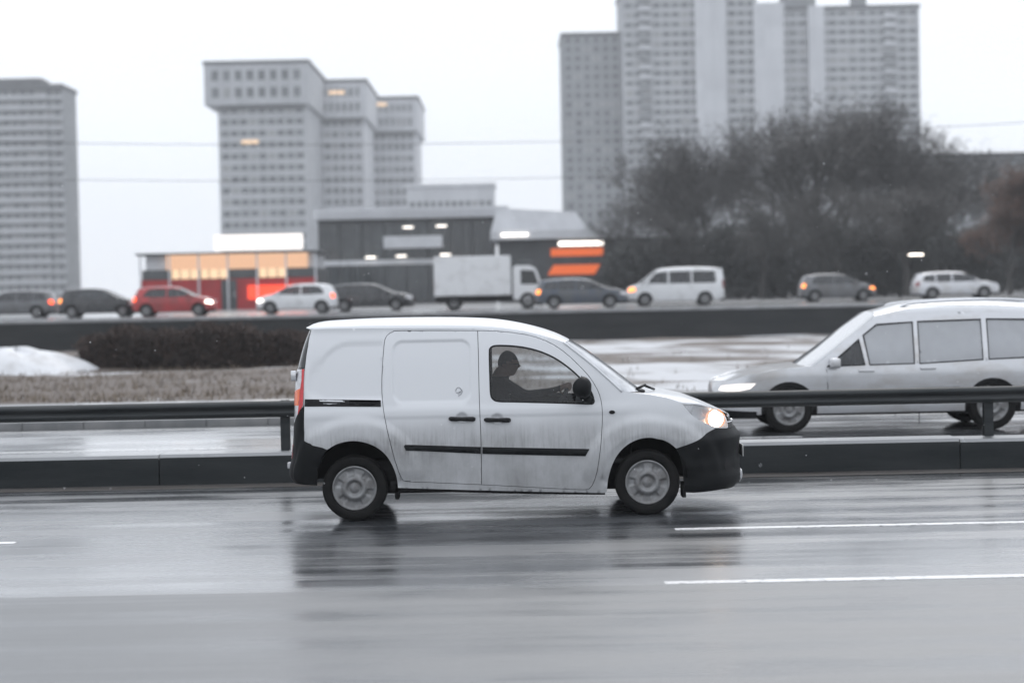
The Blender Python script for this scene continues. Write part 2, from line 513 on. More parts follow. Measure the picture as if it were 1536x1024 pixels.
REC_SLIDE = rect_px(589, 705, 512, 602, 14)
REC_FRONT = rect_px(724, 915, 500, 607, 16)
REC_QUART = rect_px(474, 640, 515, 598, 14)
QC = vp(528, 568)
def quarter_d(x, z):
    d = rrect_d(x, z, REC_QUART)
    # big rounded upper rear corner
    if x < QC[0] and z > QC[1]:
        ax, az = QC[0] - REC_QUART[0], REC_QUART[3] - QC[1]
        e = math.hypot((x - QC[0]) / ax, (z - QC[1]) / az)
        d = max(d, (e - 1) * min(ax, az))
    return d
SLIDE_X0 = vp(573, 560)[0]; SPLIT_X = vp(719, 560)[0]
ZLIP, ZSK = vp(1095, 655, .4)[1], vp(1095, 708, .4)[1]
HCUPS = [vp(693, 627), vp(746, 628.5)]
def van_bump(q, z):
    b = 0.0
    x = q
    if z > 0.95 and -1.95 < x < 1.1:
        # pressed-in window fields; the lower edge is a broad ledge
        for d, gate in ((rrect_d(x, z, REC_SLIDE), True), (quarter_d(x, z), x < SLIDE_X0), ):
            if gate:
                soft = 0.016 + 0.05 * sstep(1.14, 1.02, z)
                b -= 0.014 * sstep(soft, -0.012, d)
    # swollen wheel arches: a crease, then a flatter flare with a rolled lip
    for (cx, cz), R1, R2 in ((ARC_F, 0.385, 0.615), (ARC_R, 0.385, 0.64)):
        dx, dz = x - cx, z - cz
        r = math.hypot(dx, dz * 1.02)
        if r < 0.75 and dz > -0.05:
            b += 0.022 * sstep(R2 + 0.01, R2 - 0.085, r) * sstep(-0.05, 0.12, dz)
            b -= 0.010 * sstep(R1 + 0.035, R1 - 0.005, r)
    for hx, hz in HCUPS:
        r = math.hypot(x - hx, (z - hz) * 1.12)
        if r < .075: b -= .020 * sstep(.064, .030, r)
    if x > 1.45:          # front bumper: a rounded upper lip, a hollow, and a forward skirt
        zl = interp(((-9, 0), (9, 0)), 0) + ZLIP
        k_ = sstep(1.5, 1.8, x)
        b += k_ * (.020 * math.exp(-((z - zl) / .045) ** 2) - .012 * math.exp(-((z - zl + .17) / .07) ** 2) + .016 * sstep(ZSK + .05, ZSK - .02, z))
    # waist crease below the windows
    b += 0.006 * sstep(0.93, 0.97, z) * sstep(1.07, 1.0, z) * sstep(-1.9, -1.6, x) * sstep(1.5, 1.0, x)
    return b
VS = Skin(NOSE, TAIL, WZ, vp(985, 640)[0], vp(480, 600)[0], 2.3, 6.0, 1.0, 0.85, van_bump)

def pq(px, py):
    """photo pixel -> (q, z) on the near flank, with the flank's own depth there"""
    dy = 0.0
    for _ in range(4):
        x, z = vp(px, py, dy)
        xn, xt = interp(VS.nose, z), interp(VS.tail, z)
        q = min(max(VS.qx(min(max(x, xt), xn), z), VS.xr - 0.62 * VS.Lr), VS.xf + 0.90 * VS.Lf)
        dy = 0.905 - VS.base(q, z)[1]
    return (q, z)
def poly(*pts):
    """'N'/'T' as x: on the centre line of the nose / tail at the level of that pixel row"""
    out = []
    for a, b in pts:
        if a == 'N': out.append((VS.qn, vp(1105, b, 0.6)[1]))
        elif a == 'T': out.append((VS.qt, vp(440, b, 0.3)[1]))
        else: out.append(pq(a, b))
    return out
def qspl(pts, n=5, closed=False): return spline(pts, n, closed)

van = tag(empty('panel_van', VB), 'small white panel van with black bumpers driving along the wet road', 'van')
PAINT = 'dirty_white_paint'

arch_f = [(1014, 672), (1004, 664), (990, 658.5), (975, 656), (959, 658), (942, 666), (928, 679), (918, 697), (912.5, 717), (910, 738)]
arch_r = [(597, 731), (595, 715), (589, 698), (579, 682), (564, 670), (546, 663), (527, 661), (507, 665), (491, 674)]
roof_edge = [(467, 495), (480, 493.5), (500, 493), (560, 492.5), (620, 492.5), (680, 492.5), (715, 493), (750, 494.5), (780, 497.5), (805, 502.5), (828, 508), (845, 513)]
pillar = [(845, 513), (862, 526), (885, 544), (910, 566), (933, 587)]
crest = [(933, 587), (955, 589.5), (975, 592), (1000, 597), (1021, 604)]
light_edge_rear = [(1021, 604), (1025, 611), (1033, 620), (1046, 630), (1060, 637), (1073, 642)]
bump_top = [(1073, 642), (1062, 648), (1052, 655), (1040, 662), (1028, 667), (1014, 672)]
door_out = [(603, 495.5), (590, 497), (582, 501), (577, 509), (575, 525), (573, 550), (572, 575), (573, 600), (577, 628), (583, 655), (590, 682), (597, 705), (603, 718), (609, 722),
            (640, 723.5), (722, 727), (800, 731), (872, 734.5), (884, 733), (891, 723), (896, 706), (900, 680), (903, 650), (904, 620), (902, 600), (896, 583), (884, 564), (866, 545), (845, 526), (820, 511), (790, 501.5), (755, 497), (722, 495.5)]
door_hole = poly(*door_out)
def smooth_outline(p, n=3): return qspl(p, n, True)
DH = smooth_outline(door_hole, 2)
body_poly = (qspl(poly(*roof_edge), 4)[:-1] + qspl(poly(*pillar), 4)[:-1] + qspl(poly(*crest), 3)[:-1] + qspl(poly(*light_edge_rear), 3)[:-1]
             + qspl(poly(*bump_top), 3)[:-1] + qspl(poly(*arch_f), 5) + poly((905, 739), (800, 737), (700, 734.5), (600, 731.5)) + qspl(poly(*arch_r), 5)
             + poly((480, 670), (466, 665), (457, 660.5), (456, 640), (456.5, 612), (457.5, 553), (462, 520)))
def inset(loop, d):
    """move a closed loop inward by d"""
    n = len(loop); ar = sum(a[0] * b[1] - b[0] * a[1] for a, b in zip(loop, loop[1:] + loop[:1]))
    sg = 1 if ar > 0 else -1
    out = []
    for i in range(n):
        p, a, b = loop[i], loop[i - 1], loop[(i + 1) % n]
        tx, ty = b[0] - a[0], b[1] - a[1]; l = math.hypot(tx, ty) or 1
        out.append((p[0] - sg * ty / l * d, p[1] + sg * tx / l * d))
    return out
win_px = [(733, 530), (734.5, 521.5), (741, 517.5), (755, 517), (770, 517.8), (790, 520.5), (812, 526.5), (832, 535.5), (850, 547.5), (867, 562), (881, 578), (889, 592), (892, 602), (889, 606.5), (880, 606.5), (830, 605), (770, 603.5), (748, 603), (739, 599.5), (735, 591), (734, 570)]
WIN = qspl(poly(*win_px), 3, True)
WIN_IN = inset(WIN, 0.014)

# body shell: near flank with the door opening, far flank whole with its window, roof
bm = BM()
VS.panel(bm, body_poly, [DH], 0.022, 0, 0.03, (-1,), 0)
VS.panel(bm, inset(DH, -0.02), [inset(WIN, -0.01)], 0.05, -0.024, 0, (-1,), 1)
VS.panel(bm, body_poly, [WIN], 0.05, 0, 0.03, (1,), 0)
# roof
re = [VS.at(q, z) for q, z in qspl(poly(*roof_edge), 4)]
tail_e = [VS.at(*p) for p in poly(('T', 489))]
E = [(v.x, -v.y, v.z) for v in re]
roof_c = [(468, 488), (476, 484), (488, 481.5), (505, 480), (550, 477.5), (600, 476), (650, 475.5), (700, 476), (740, 478), (775, 483), (808, 490.5), (835, 499.5), (853, 508)]
C = [vp(a, b, 0.905) for a, b in qspl(roof_c, 5)]
n = 60
rt = poly(('T', 489))[0]; q1, z1 = poly(roof_edge[0])[0]
cap_e = [VS.at(rt[0] + (q1 - rt[0]) * t + .004, rt[1] + (z1 - rt[1]) * t) for t in (0, .12, .25, .4, .55, .7, .85)]
cap_c = [vp(a, b, .905) for a, b in spline([(462, 493), (463.4, 491), (465.2, 489.3), (468, 488)], 3)[:7]]
loft(bm, [(v.x, -v.y, v.z) for v in cap_e] + resample(E, n), cap_c + resample(C, n), 16, lean=.42)
bmesh.ops.recalc_face_normals(bm, faces=[])
# close the roof to the tail
fix = None
obj('body', bm, [PAINT, 'jamb_dark'], van)

# windscreen
bm = BM()
pe = [VS.at(q, z) for q, z in qspl(poly(*pillar), 5)]
E = resample([(v.x, -v.y, v.z) for v in pe], 24)
Cw = [vp(a, b, 0.905) for a, b in qspl([(853.5, 508.5), (872, 519), (893, 533), (915, 549), (940, 568), (962, 584)], 5)]
loft(bm, E, resample(Cw, 24), 14, 2.2)
obj('windshield', bm, 'screen_glass', van)
# pillar trim: slim frame along the screen edge and header
for sgn in (-1, 1):
    bm = BM(); tube(bm, [(x, w * sgn, z) for x, w, z in E], 0.012, 6); obj('screen_frame', bm, PAINT, van)
# bonnet
bm = BM()
he = [VS.at(q, z) for q, z in qspl(poly(*crest, (1045, 605), (1065, 610), (1080, 615), (1090, 619), ('N', 620)), 4)]
Eh = resample([(v.x, -v.y, v.z) for v in he], 40)
Ch = [vp(a, b, 0.905) for a, b in qspl([(962, 585), (980, 583), (1000, 586), (1022, 590.5), (1045, 598.5), (1064, 606), (1080, 613), (1090, 618)], 5)]
tip = VS.at(*poly(('N', 620))[0])
Ch.append((tip.x, tip.z))
loft(bm, Eh, resample(Ch, 40), 16, lean=.30)
obj('hood', bm, PAINT, van)
# cowl grille and wipers
bm = BM()
loft(bm, [(E[-1][0] - .05, E[-1][1] - .02, E[-1][2] + .012), (Eh[0][0] + .05, Eh[0][1] - .03, Eh[0][2] - .004)], [(Cw[-1][0] - .06, Cw[-1][1] + .028), (Ch[0][0] + .05, Ch[0][1] - .004)], 14, 2.2)
obj('cowl', bm, 'trim_black', van)
bm = BM()
a, b = vp(968, 584, .6), vp(938, 575, .35)
for (y0, x0, z0, x1, z1, y1) in ((-.34, *vp(985, 587, .5), *vp(968, 577, .4), -.48),):
    tube(bm, [(x0 - .02, y0, z0 + .02), (x1, y1, z1 - .01)], 0.012, 6)
    tube(bm, [(x1, y1, z1), vp(955, 583, .3)[0:1] + (-.60,) + vp(955, 583, .3)[1:]], 0.013, 6)
    tube(bm, [vp(940, 585, .2)[0:1] + (-.68,) + vp(940, 585, .2)[1:], vp(966, 586, .4)[0:1] + (-.52,) + vp(966, 586, .4)[1:]], 0.012, 6)
obj('wiper', bm, 'trim_black', van)

# doors
GAP = 0.0055
SPL = 720.0
def half(p, keep_left):
    """the part of door outline on one side of the split line between the doors"""
    out = []
    xs = lambda z: interp(SPLIT, z)
    for i in range(len(p)):
        a, b = p[i], p[(i + 1) % len(p)]
        da, db = a[0] - xs(a[1]), b[0] - xs(b[1])
        if keep_left: da, db = -da, -db
        if da >= 0: out.append(a)
        if (da < 0) != (db < 0):
            t = da / (da - db); c = (a[0] + (b[0] - a[0]) * t, a[1] + (b[1] - a[1]) * t)
            out.append(c)
    return out
sp_px = [(716, 480), (716.5, 497), (717.5, 530), (718.5, 580), (720, 625), (721.5, 660), (722, 690), (722.5, 727), (722.5, 740)]
sp_q = poly(*sp_px)
SPLIT = sorted((z, q) for q, z in sp_q)
DI = inset(DH, GAP)
SPL_D = 0.003
SPLIT0 = SPLIT
def shifted(d): return [(z, q + d) for z, q in SPLIT0]
SPLIT = shifted(-SPL_D); slide_poly = half(DI, True)
SPLIT = shifted(SPL_D); front_poly = half(DI, False)
def add_mid(p, keep):
    """follow the curved split line where the outline jumps across it"""
    out = []
    for i in range(len(p)):
        a, b = p[i], p[(i + 1) % len(p)]
        out.append(a)
        if abs(a[1] - b[1]) > 0.6:
            zs = np.linspace(a[1], b[1], 24)[1:-1]
            out += [(interp(keep, float(z)), float(z)) for z in zs]
    return out
slide_poly = add_mid(slide_poly, shifted(-SPL_D)); front_poly = add_mid(front_poly, shifted(SPL_D))
bm = BM(); VS.panel(bm, slide_poly, [], 0.0115, 0, 0.02)
sdoor = obj('sliding_door', bm, PAINT, van)
bm = BM(); VS.panel(bm, front_poly, [WIN], 0.0115, 0, 0.02)
fdoor = obj('front_door', bm, PAINT, van)
bm = BM(); VS.panel(bm, WIN, [WIN_IN], 0.012, 0.001, 0.012)
obj('window_seal', bm, 'trim_black', fdoor)
bm = BM(); VS.panel(bm, WIN, [WIN_IN], 0.03, 0.001, 0.012, (1,))
obj('window_seal', bm, 'trim_black', van)
bm = BM(); VS.panel(bm, inset(WIN, 0.008), [], 0.04, -0.006, 0)
obj('window', bm, 'dark_glass', fdoor)
bm = BM(); VS.panel(bm, inset(WIN, 0.008), [], 0.05, -0.006, 0, (1,))
obj('window', bm, 'dark_glass', van)
# side rubbing strips
def band(x0, x1, ya, yb, yc, yd, taper=0):
    return poly((x0 + 2, ya), (x1, yb), (x1 - taper, yd), (x0 + 3, yc), (x0, (ya + yc) / 2 - 2))
bm = BM(); VS.panel(bm, band(606, 721, 666.5, 670, 675, 680), [], 0.03, 0.006, 0.02, dome=0.01)
obj('side_moulding', bm, 'black_plastic', sdoor)
bm = BM(); VS.panel(bm, poly((723.5, 670), (800, 671.5), (884, 673), (878, 683.5), (800, 682), (723.5, 680.2)), [], 0.03, 0.006, 0.02, dome=0.01)
obj('side_moulding', bm, 'black_plastic', fdoor)
# sliding-door rail
bm = BM(); VS.panel(bm, poly((457.5, 598.5), (571, 600), (571.5, 610), (457, 609.5)), [], 0.04, 0.003, 0.01)
VS.panel(bm, poly((459, 602), (570, 603.5), (570, 605.5), (459, 604.5)), [], 0.04, 0.007, 0.006)
obj('door_rail', bm, 'trim_black', van)
# door handles: a grip bar over a round pressed cup
def handle(cx, cy, parent):
    q0, z0 = pq(cx, cy)
    bm = BM()
    a = [VS.at(q0 + (-.112 if u < 0 else .112), z0) + Vector((u - (-.112 if u < 0 else .112), -w, v)) for u, v, w in ((-.112, .004, .002), (-.10, .003, .016), (-.05, .001, .026), (0, 0, .029), (.05, -.001, .026), (.10, -.003, .016), (.112, -.004, .002))]
    tube(bm, a, [.017, .021, .021, .019, .021, .023, .019], 10)
    obj('handle', bm, 'trim_black', parent)
handle(693, 628, sdoor); handle(746, 629.5, fdoor)
# faint scrawl on the sliding door
bm = BM()
def scrawl(pts): tube(bm, [VS.at(*pq(x, y), 0.002) for x, y in spline(pts, 4)], 0.0032, 5)
scrawl([(683.5, 587), (684.5, 582.5), (688, 580.5), (691.5, 583), (691, 587), (687, 590.5)])
scrawl([(690, 582), (693.5, 586), (691.5, 590), (687.5, 593.5)])
scrawl([(684, 588.5), (687, 588), (690, 586.5)])
obj('drawn_mark', bm, 'grime_mark', sdoor)
# door mirror
bm = BM()
bmesh.ops.create_uvsphere(bm, u_segments=24, v_segments=16, radius=1)
mc = Vector((*vp(873, 580, -0.1), 0))
for v in bm.verts:
    x, y, z = v.co
    s = 1 - .16 * max(z, 0) ** 2
    v.co = (mc.x + x * .088 * s + .01 * z, -1.005 + y * .105, mc.y + z * (.095 if z > 0 else .10) - (0.03 * (x > .2) * x if z < 0 else 0))
tube(bm, [(mc.x + .015, -.985, mc.y - .06), (mc.x + .035, -.93, mc.y - .105), (mc.x + .055, -.875, mc.y - .125)], [.06, .05, .05], 12)
mir = obj('mirror', bm, 'black_plastic', fdoor)
# quarter sail panel in the front corner of the window
bm = BM(); VS.panel(bm, poly((872, 563), (883, 577), (890, 592), (892.5, 602), (889, 606), (874, 605), (871, 590)), [], 0.02, 0.004, 0.006)
obj('corner_trim', bm, 'trim_black', fdoor)

# bumpers, grille and lights
arch_fb = [(1014, 672), (1020, 684), (1024, 700), (1026, 716), (1026.5, 728), (1027, 737)]
fb = (poly((1073, 642)) + qspl(poly((1073, 642), (1085, 642), (1093, 642), (1098, 641), ('N', 640)), 4)[1:] + poly(*[('N', y) for y in (650, 660, 670, 680, 690, 700, 710, 720, 727)])
      + poly((1100, 727), (1080, 731), (1055, 735), (1040, 737)) + qspl(poly(*arch_fb[::-1]), 3) + qspl(poly(*bump_top[::-1]), 3)[1:-1])
bm = BM(); VS.panel(bm, fb, [], 0.03, 0.006, 0.03, (-1, 1))
VS.panel(bm, poly((1014, 676), (1040, 668), (1058, 656), ('N', 657), ('N', 661), (1062, 661), (1042, 674), (1018, 681)), [], 0.03, 0.0, 0.0, (-1, 1))
bmesh.ops.remove_doubles(bm, verts=bm.verts[:], dist=0.0008)
fbump = obj('front_bumper', bm, 'black_plastic', van)
def disc_px(cx, cy, rx, ry, n=24):
    return poly(*[(cx + rx * math.cos(t), cy + ry * math.sin(t)) for t in np.linspace(0, 2 * PI, n, endpoint=False)])
for sd in (-1, 1):
    bm = BM(); VS.panel(bm, disc_px(1092, 698, 6.5, 8.5), [], 0.02, 0.008, 0.012, (sd,)); obj('fog_lamp', bm, 'jamb_dark', fbump)
bm = BM(); VS.panel(bm, poly((1107, 706), (1109.5, 706), ('N', 706), ('N', 719), (1109.5, 719), (1107, 717)), [], 0.02, 0.018, 0.02, (-1, 1))
obj('skirt_trim', bm, 'reflector', fbump)
nz = vp(1112, 676, .6)
bm = BM(); box(bm, interp(VS.nose, nz[1]) + .012, interp(VS.nose, nz[1]) + .022, -.26, .26, nz[1] - .056, nz[1] + .056, bev=.004)
obj('number_plate', bm, 'plate_white', fbump)
bm = BM()
VS.panel(bm, poly((1089, 621), (1093, 620.5), ('N', 621), ('N', 640.5), (1098, 640.5), (1093, 641)), [], 0.03, -0.004, 0.03, (-1, 1))
gr = obj('grille', bm, 'trim_black', van)
bm = BM()
for yy in (623, 632):
    for sd in (-1, 1):
        tube(bm, [VS.at(q, z, 0.0, sd) for q, z in qspl(poly((1091, yy + 1), (1096, yy), ('N', yy)), 6)], .009, 6)
tube(bm, [VS.at(*poly(('N', 633))[0], 0.0) + Vector((0, y, 0)) for y in (-.07, 0, .07)], [.01, .022, .01], 8)
obj('grille_bar', bm, 'chrome', gr)
hl = qspl(poly(*light_edge_rear), 3)[:-1] + qspl(poly((1073, 642), (1084, 642), (1092, 641), (1090.5, 631), (1086, 622), (1079, 616), (1066, 610), (1045, 604.8), (1021, 604)), 3)[:-1]
for sd in (-1, 1):
    bm = BM()
    VS.panel(bm, hl, [], 0.025, -0.035, 0, (sd,), 0)
    VS.panel(bm, hl, [inset(hl, 0.012)], 0.02, 0.0, 0.04, (sd,), 1)
    # polished bowls behind the lens
    for (cx, cy, rx, ry) in ((1052, 619, 15, 9),):
        VS.panel(bm, disc_px(cx, cy, rx, ry), [disc_px(cx, cy, rx * .72, ry * .68)], 0.02, -0.012, 0.03, (sd,), 0)
    h = obj('headlight', bm, ['reflector', PAINT], van)
    bm = BM(); VS.panel(bm, inset(hl, 0.006), [], 0.025, -0.001, 0, (sd,))
    obj('lens', bm, 'lens_glass', h)
    bm = BM(); VS.panel(bm, disc_px(1074.5, 627.5, 11.5, 13), [], 0.012, -0.008, 0.012, (sd,), dome=0.006)
    VS.panel(bm, disc_px(1074.5, 627.5, 15, 14.5), [disc_px(1074.5, 627.5, 11.5, 13)], 0.012, -0.008, 0.012, (sd,), mi=1)
    obj('bulb', bm, ['lamp_lit', 'lamp_rim'], h)
# rear: dark side window edge, lamps, black bumper with its upright horn
rw = poly((467, 495.5), (461, 521), (457, 552), (446, 552), ('T', 552)) + poly(*[('T', y) for y in (540, 525, 510, 497, 490)])
bm = BM(); VS.panel(bm, rw, [], 0.03, 0.0, 0.01, (-1, 1))
rdoor_glass = obj('rear_window', bm, 'privacy_glass', van)
lamp = [(443.5, 553.5), (457, 553.5), (456, 585), (455, 609), (448.5, 618), (443, 632), (440.5, 634), (440, 610), (440, 585), (441.5, 568)]
for sd in (-1, 1):
    bm = BM(); VS.panel(bm, poly(*lamp), [], 0.02, 0.004, 0.02, (sd,))
    t = obj('tail_light', bm, 'clear_lens', van)
    bm = BM(); VS.panel(bm, poly((453.6, 553.8), (456.9, 553.8), (455.8, 585), (454.6, 608.5), (449.5, 617), (447.5, 622), (448.4, 612), (450, 600), (451, 584), (453, 570)), [], 0.015, 0.009, 0.012, (sd,))
    obj('red_lens', bm, 'red_lens', t)
    bm = BM(); VS.panel(bm, [(VS.xr - .60 * VS.Lr, vp(440, 588, .1)[1]), (pq(450.4, 584)[0], vp(440, 583, .1)[1]), (pq(449.4, 600)[0], vp(440, 600, .1)[1]), (pq(448, 608)[0], vp(440, 608, .1)[1]), (VS.xr - .60 * VS.Lr, vp(440, 608, .1)[1])], [], 0.015, 0.008, 0.012, (sd,))
    obj('orange_lens', bm, 'orange_lens', t)
bm = BM(); VS.panel(bm, poly((438, 553), (438, 568), (437, 585), (437, 634), (437, 659)) + poly(*[('T', y) for y in (658, 640, 620, 600, 580, 565, 553)]), [], 0.04, 0.0, 0.02, (-1, 1))
rd = obj('rear_door', bm, PAINT, van)
bm = BM(); zz = vp(440, 563, .3)[1]; xx = interp(VS.tail, zz)
box(bm, xx - .03, xx + .02, -.76, -.70, zz - .045, zz + .05, bev=.008)
obj('hinge', bm, 'chrome', rd)
arch_rb = [(491, 674), (484, 684), (479, 697), (476.5, 712), (475.5, 728)]
rb = (poly((440.5, 634.5), (443, 632.5), (448.5, 618.5), (455.3, 610), (456, 640), (457, 660.5), (466, 665), (480, 670)) + qspl(poly(*arch_rb), 4)
      + poly((466, 727.5), (450, 725), ('T', 722)) + poly(*[('T', y) for y in (712, 700, 690, 680, 670, 659)]) + poly((439.5, 659)))
bm = BM(); VS.panel(bm, rb, [], 0.03, 0.006, 0.03, (-1, 1))
rbump = obj('rear_bumper', bm, 'black_plastic', van)
bm = BM(); za, zb = vp(440, 666, .2)[1], vp(440, 687, .2)[1]; qa = VS.xr - .60 * VS.Lr
VS.panel(bm, [(qa - .05, za), (qa + .05, za), (qa + .045, zb + .03), (qa + .02, zb), (qa - .05, zb)], [], 0.015, 0.012, 0.01)
obj('reflector', bm, 'dark_red_lens', rbump)
zz = vp(434, 698, .3)[1]; xx = interp(VS.tail, zz)
bm = BM(); box(bm, xx - .028, xx + .03, -.60, -.50, zz - .03, zz + .03, bev=.012)
obj('step_lamp', bm, 'clear_lens', rbump)
# side repeater
bm = BM(); VS.panel(bm, disc_px(918, 618, 4.5, 2.8, 14), [], 0.01, 0.008, 0.01)
obj('side_repeater', bm, 'trim_black', van)

# underbody, wheel wells, floor
bm = BM()
zs = 0.235
box(bm, -1.55, 1.6, -.74, .74, zs, zs + .30)
box(bm, -1.02, 1.0, -.84, .84, zs + .02, zs + .12)
for (cx, cz) in (ARC_F, ARC_R):
    for sd in (-1, 1):
        ring = []
        for t in np.linspace(.02, PI - .02, 24):
            ring.append([(cx + .40 * math.cos(t), sd * y, cz + .395 * math.sin(t)) for y in (.895, .48)])
        rows = [[bm.verts.new(p) for p in r] for r in ring]
        for a, b in zip(rows, rows[1:]): bm.faces.new((a[0], b[0], b[1], a[1]))
        cv = bm.verts.new((cx, sd * .48, cz))
        for a, b in zip(rows, rows[1:]): bm.faces.new((a[1], b[1], cv))
obj('underbody', bm, 'jamb_dark', van)
for px, py, rr in ((596, 737, 0), (1024, 738, 0)):
    bm = BM(); q, z = vp(px, py, .2)
    box(bm, q - .015, q + .02, -.84, -.62, z - (.035 if px > 800 else .06), z + .10, bev=.006)
    obj('mud_flap', bm, 'rubber', van)

for sd in (-1, 1):
    bm = BM(); VS.panel(bm, poly((603, 729), (700, 732), (905, 736), (908, 743), (800, 742), (700, 739.5), (600, 736.5)), [], 0.05, -0.022, 0.10, (sd,))
    obj('sill', bm, 'trim_black', van)
# wheels
def make_wheel(parent, loc, r, mirror=1, w=0.195, rc=0.213, spokes=6, name='wheel', rot=0.0):
    """hub disc > tyre, hub cap; the outer face looks along -y (times mirror)"""
    m = mirror
    bm = BM()
    lathe(bm, [(.02, m * .03), (rc * .9, m * .03), (rc * .9, -m * .06)], 24)
    wh = obj(name, bm, 'wheel_dark', parent, loc=loc)
    bm = BM()
    hw = w / 2
    prof = [(rc * .93, -hw * .70), (rc * .98, -hw * .90), (rc * 1.08, -hw * 1.02), (r * .86, -hw * 1.06), (r * .93, -hw * 1.0), (r * .965, -hw * .94), (r * .985, -hw * .82)]
    for g in (-.55, -.18, .18, .55):
        prof += [(r, hw * (g - .10)), (r * .975, hw * (g - .07)), (r * .975, hw * (g + .03)), (r, hw * (g + .06))]
    prof += [(r * .985, hw * .82), (r * .93, hw * 1.0), (r * .86, hw * 1.06), (rc * 1.05, hw), (rc * .93, hw * .7)]
    lathe(bm, prof, 56); fix_normals(bm)
    obj('tyre', bm, 'rubber', wh, angle=0.6)
    bm = BM()
    nA = 96; rad = [0.0, .10, .20, .25, .30, .36, .40, .44, .50, .56, .62, .68, .74, .80, .85, .885, .91, .95, .985, 1.0]
    def hgt(u, t):
        h = 0.0
        h += .016 * sstep(1.0, .955, u) * 1.0
        h -= .022 * sstep(.925, .86, u) * (1 - sstep(.60, .45, u)) * .6
        h += .012 * sstep(.62, .44, u)
        h -= .030 * sstep(.37, .27, u)
        h += .014 * sstep(.24, .12, u)
        sl = sstep(.50, .58, u) * sstep(.86, .78, u) * sstep(.1, .5, math.cos(spokes * (t + rot)))
        return h - .015 * sl
    rings = []
    for u in rad:
        if u == 0: rings.append([bm.verts.new((0, -m * (hw * .80 + hgt(0, 0)), 0))]); continue
        rings.append([bm.verts.new((rc * u * math.cos(2 * PI * k / nA), -m * (hw * .80 + hgt(u, 2 * PI * k / nA)), rc * u * math.sin(2 * PI * k / nA))) for k in range(nA)])
    for i, (A, B) in enumerate(zip(rings, rings[1:])):
        for k in range(nA):
            if len(A) == 1: f = bm.faces.new((A[0], B[k], B[(k + 1) % nA]))
            else: f = bm.faces.new((A[k], B[k], B[(k + 1) % nA], A[(k + 1) % nA]))
            u = (rad[i] + rad[i + 1]) / 2; t = 2 * PI * (k + .5) / nA
    fix_normals(bm)
    obj('hub_cap', bm, ['wheel_silver', 'wheel_dark'], wh)
    return wh
for (px, py, cx) in ((532, 728.5, None), (971, 720.5, None)):
    p = P(px, py, Y0 + .06)
    x = p.x - VX
    make_wheel(van, (x, -.775, .302), .302, 1, rot=.3 if px < 700 else 0.05)
    make_wheel(van, (x, .775, .302), .302, -1)

# cabin
bm = BM()
VS.panel(bm, inset(body_poly, .05), [inset(WIN, -.005)], 0.08, -0.05, 0, (1,))
VS.panel(bm, inset(DH, 0.02), [inset(WIN, -.005)], 0.06, -0.05, 0, (-1,))
q0 = vp(722, 560)[0]
box(bm, q0 - .10, q0 - .06, -.80, .80, .5, 1.2); box(bm, q0 - .10, q0 - .06, -.66, .66, 1.2, 1.64)
box(bm, q0 - .1, 1.15, -.80, .80, .48, .52)
ce = resample([(v.x, -v.y - .05, v.z - .045) for v in re[30:]], 10)
cc = resample([(a, b - .06) for a, b in C[len(C) // 2 - 4:]], 10)
loft(bm, ce, cc, 10, 2.6)
obj('cabin_lining', bm, 'cabin_dark', van)
def seat(y):
    bm = BM()
    sx = vp(738, 600, .6)[0]
    box(bm, sx + .02, sx + .50, y - .25, y + .25, .56, .74, bev=.06)
    fs = box(bm, sx - .08, sx + .07, y - .24, y + .24, .66, 1.24, bev=.05)
    for v in bm.verts:
        if v.co.z > .75: v.co.x -= (v.co.z - .75) * .22
    s = obj('seat', bm, 'seat_cloth', van)
    bm = BM(); box(bm, sx - .15, sx - .03, y - .13, y + .13, 1.25, 1.46, bev=.045)
    for dy in (-.06, .06): tube(bm, [(sx - .12, y + dy, 1.15), (sx - .10, y + dy, 1.3)], .008, 6)
    obj('headrest', bm, 'seat_cloth', s)
    return sx
SX = seat(-.40); seat(.38)
bm = BM()
d0, d1 = vp(868, 597, .9), vp(946, 585, .9)
prof = [(d0[0] - .02, .55), (d0[0] - .04, .85), (d0[0], 1.02), (d0[0] + .06, 1.075), (d0[0] + .16, 1.09), (d1[0] - .05, 1.08), (d1[0] - .05, .55)]
rows = [[bm.verts.new((x, y, z + (.03 * math.exp(-((y - .36) / .2) ** 2) if z > 1.03 else 0))) for x, z in prof] for y in np.linspace(-.80, .80, 17)]
for a, b in zip(rows, rows[1:]):
    for k in range(len(prof) - 1): bm.faces.new((a[k], b[k], b[k + 1], a[k + 1]))
obj('dashboard', bm, 'dash_grey', van)
# steering wheel on the far side
SWC = Vector((*vp(846, 592, 1.26), 0)); SWC = Vector((SWC.x - .03, .37, SWC.y - .06))
tilt = math.radians(62)
AX = Vector((-math.sin(tilt) , 0, math.cos(tilt)))        # the wheel's axis, towards the driver
U = Vector((math.cos(tilt), 0, math.sin(tilt))); V_ = Vector((0, 1, 0))
def sw(t, r=.185): return SWC + (U * math.sin(t) + V_ * math.cos(t)) * r
bm = BM()
ringp = [sw(2 * PI * k / 40) for k in range(41)]
tube(bm, ringp, .015, 8, cap=False)
for t in (0.15, PI - .15, -PI / 2): tube(bm, [SWC - AX * .02, sw(t)], [.028, .012], 6)
tube(bm, [SWC - AX * .05, SWC + AX * .02], [.05, .055], 12)
tube(bm, [SWC - AX * .02, SWC - AX * .35], .03, 8)
obj('steering_wheel', bm, 'dash_grey', van)

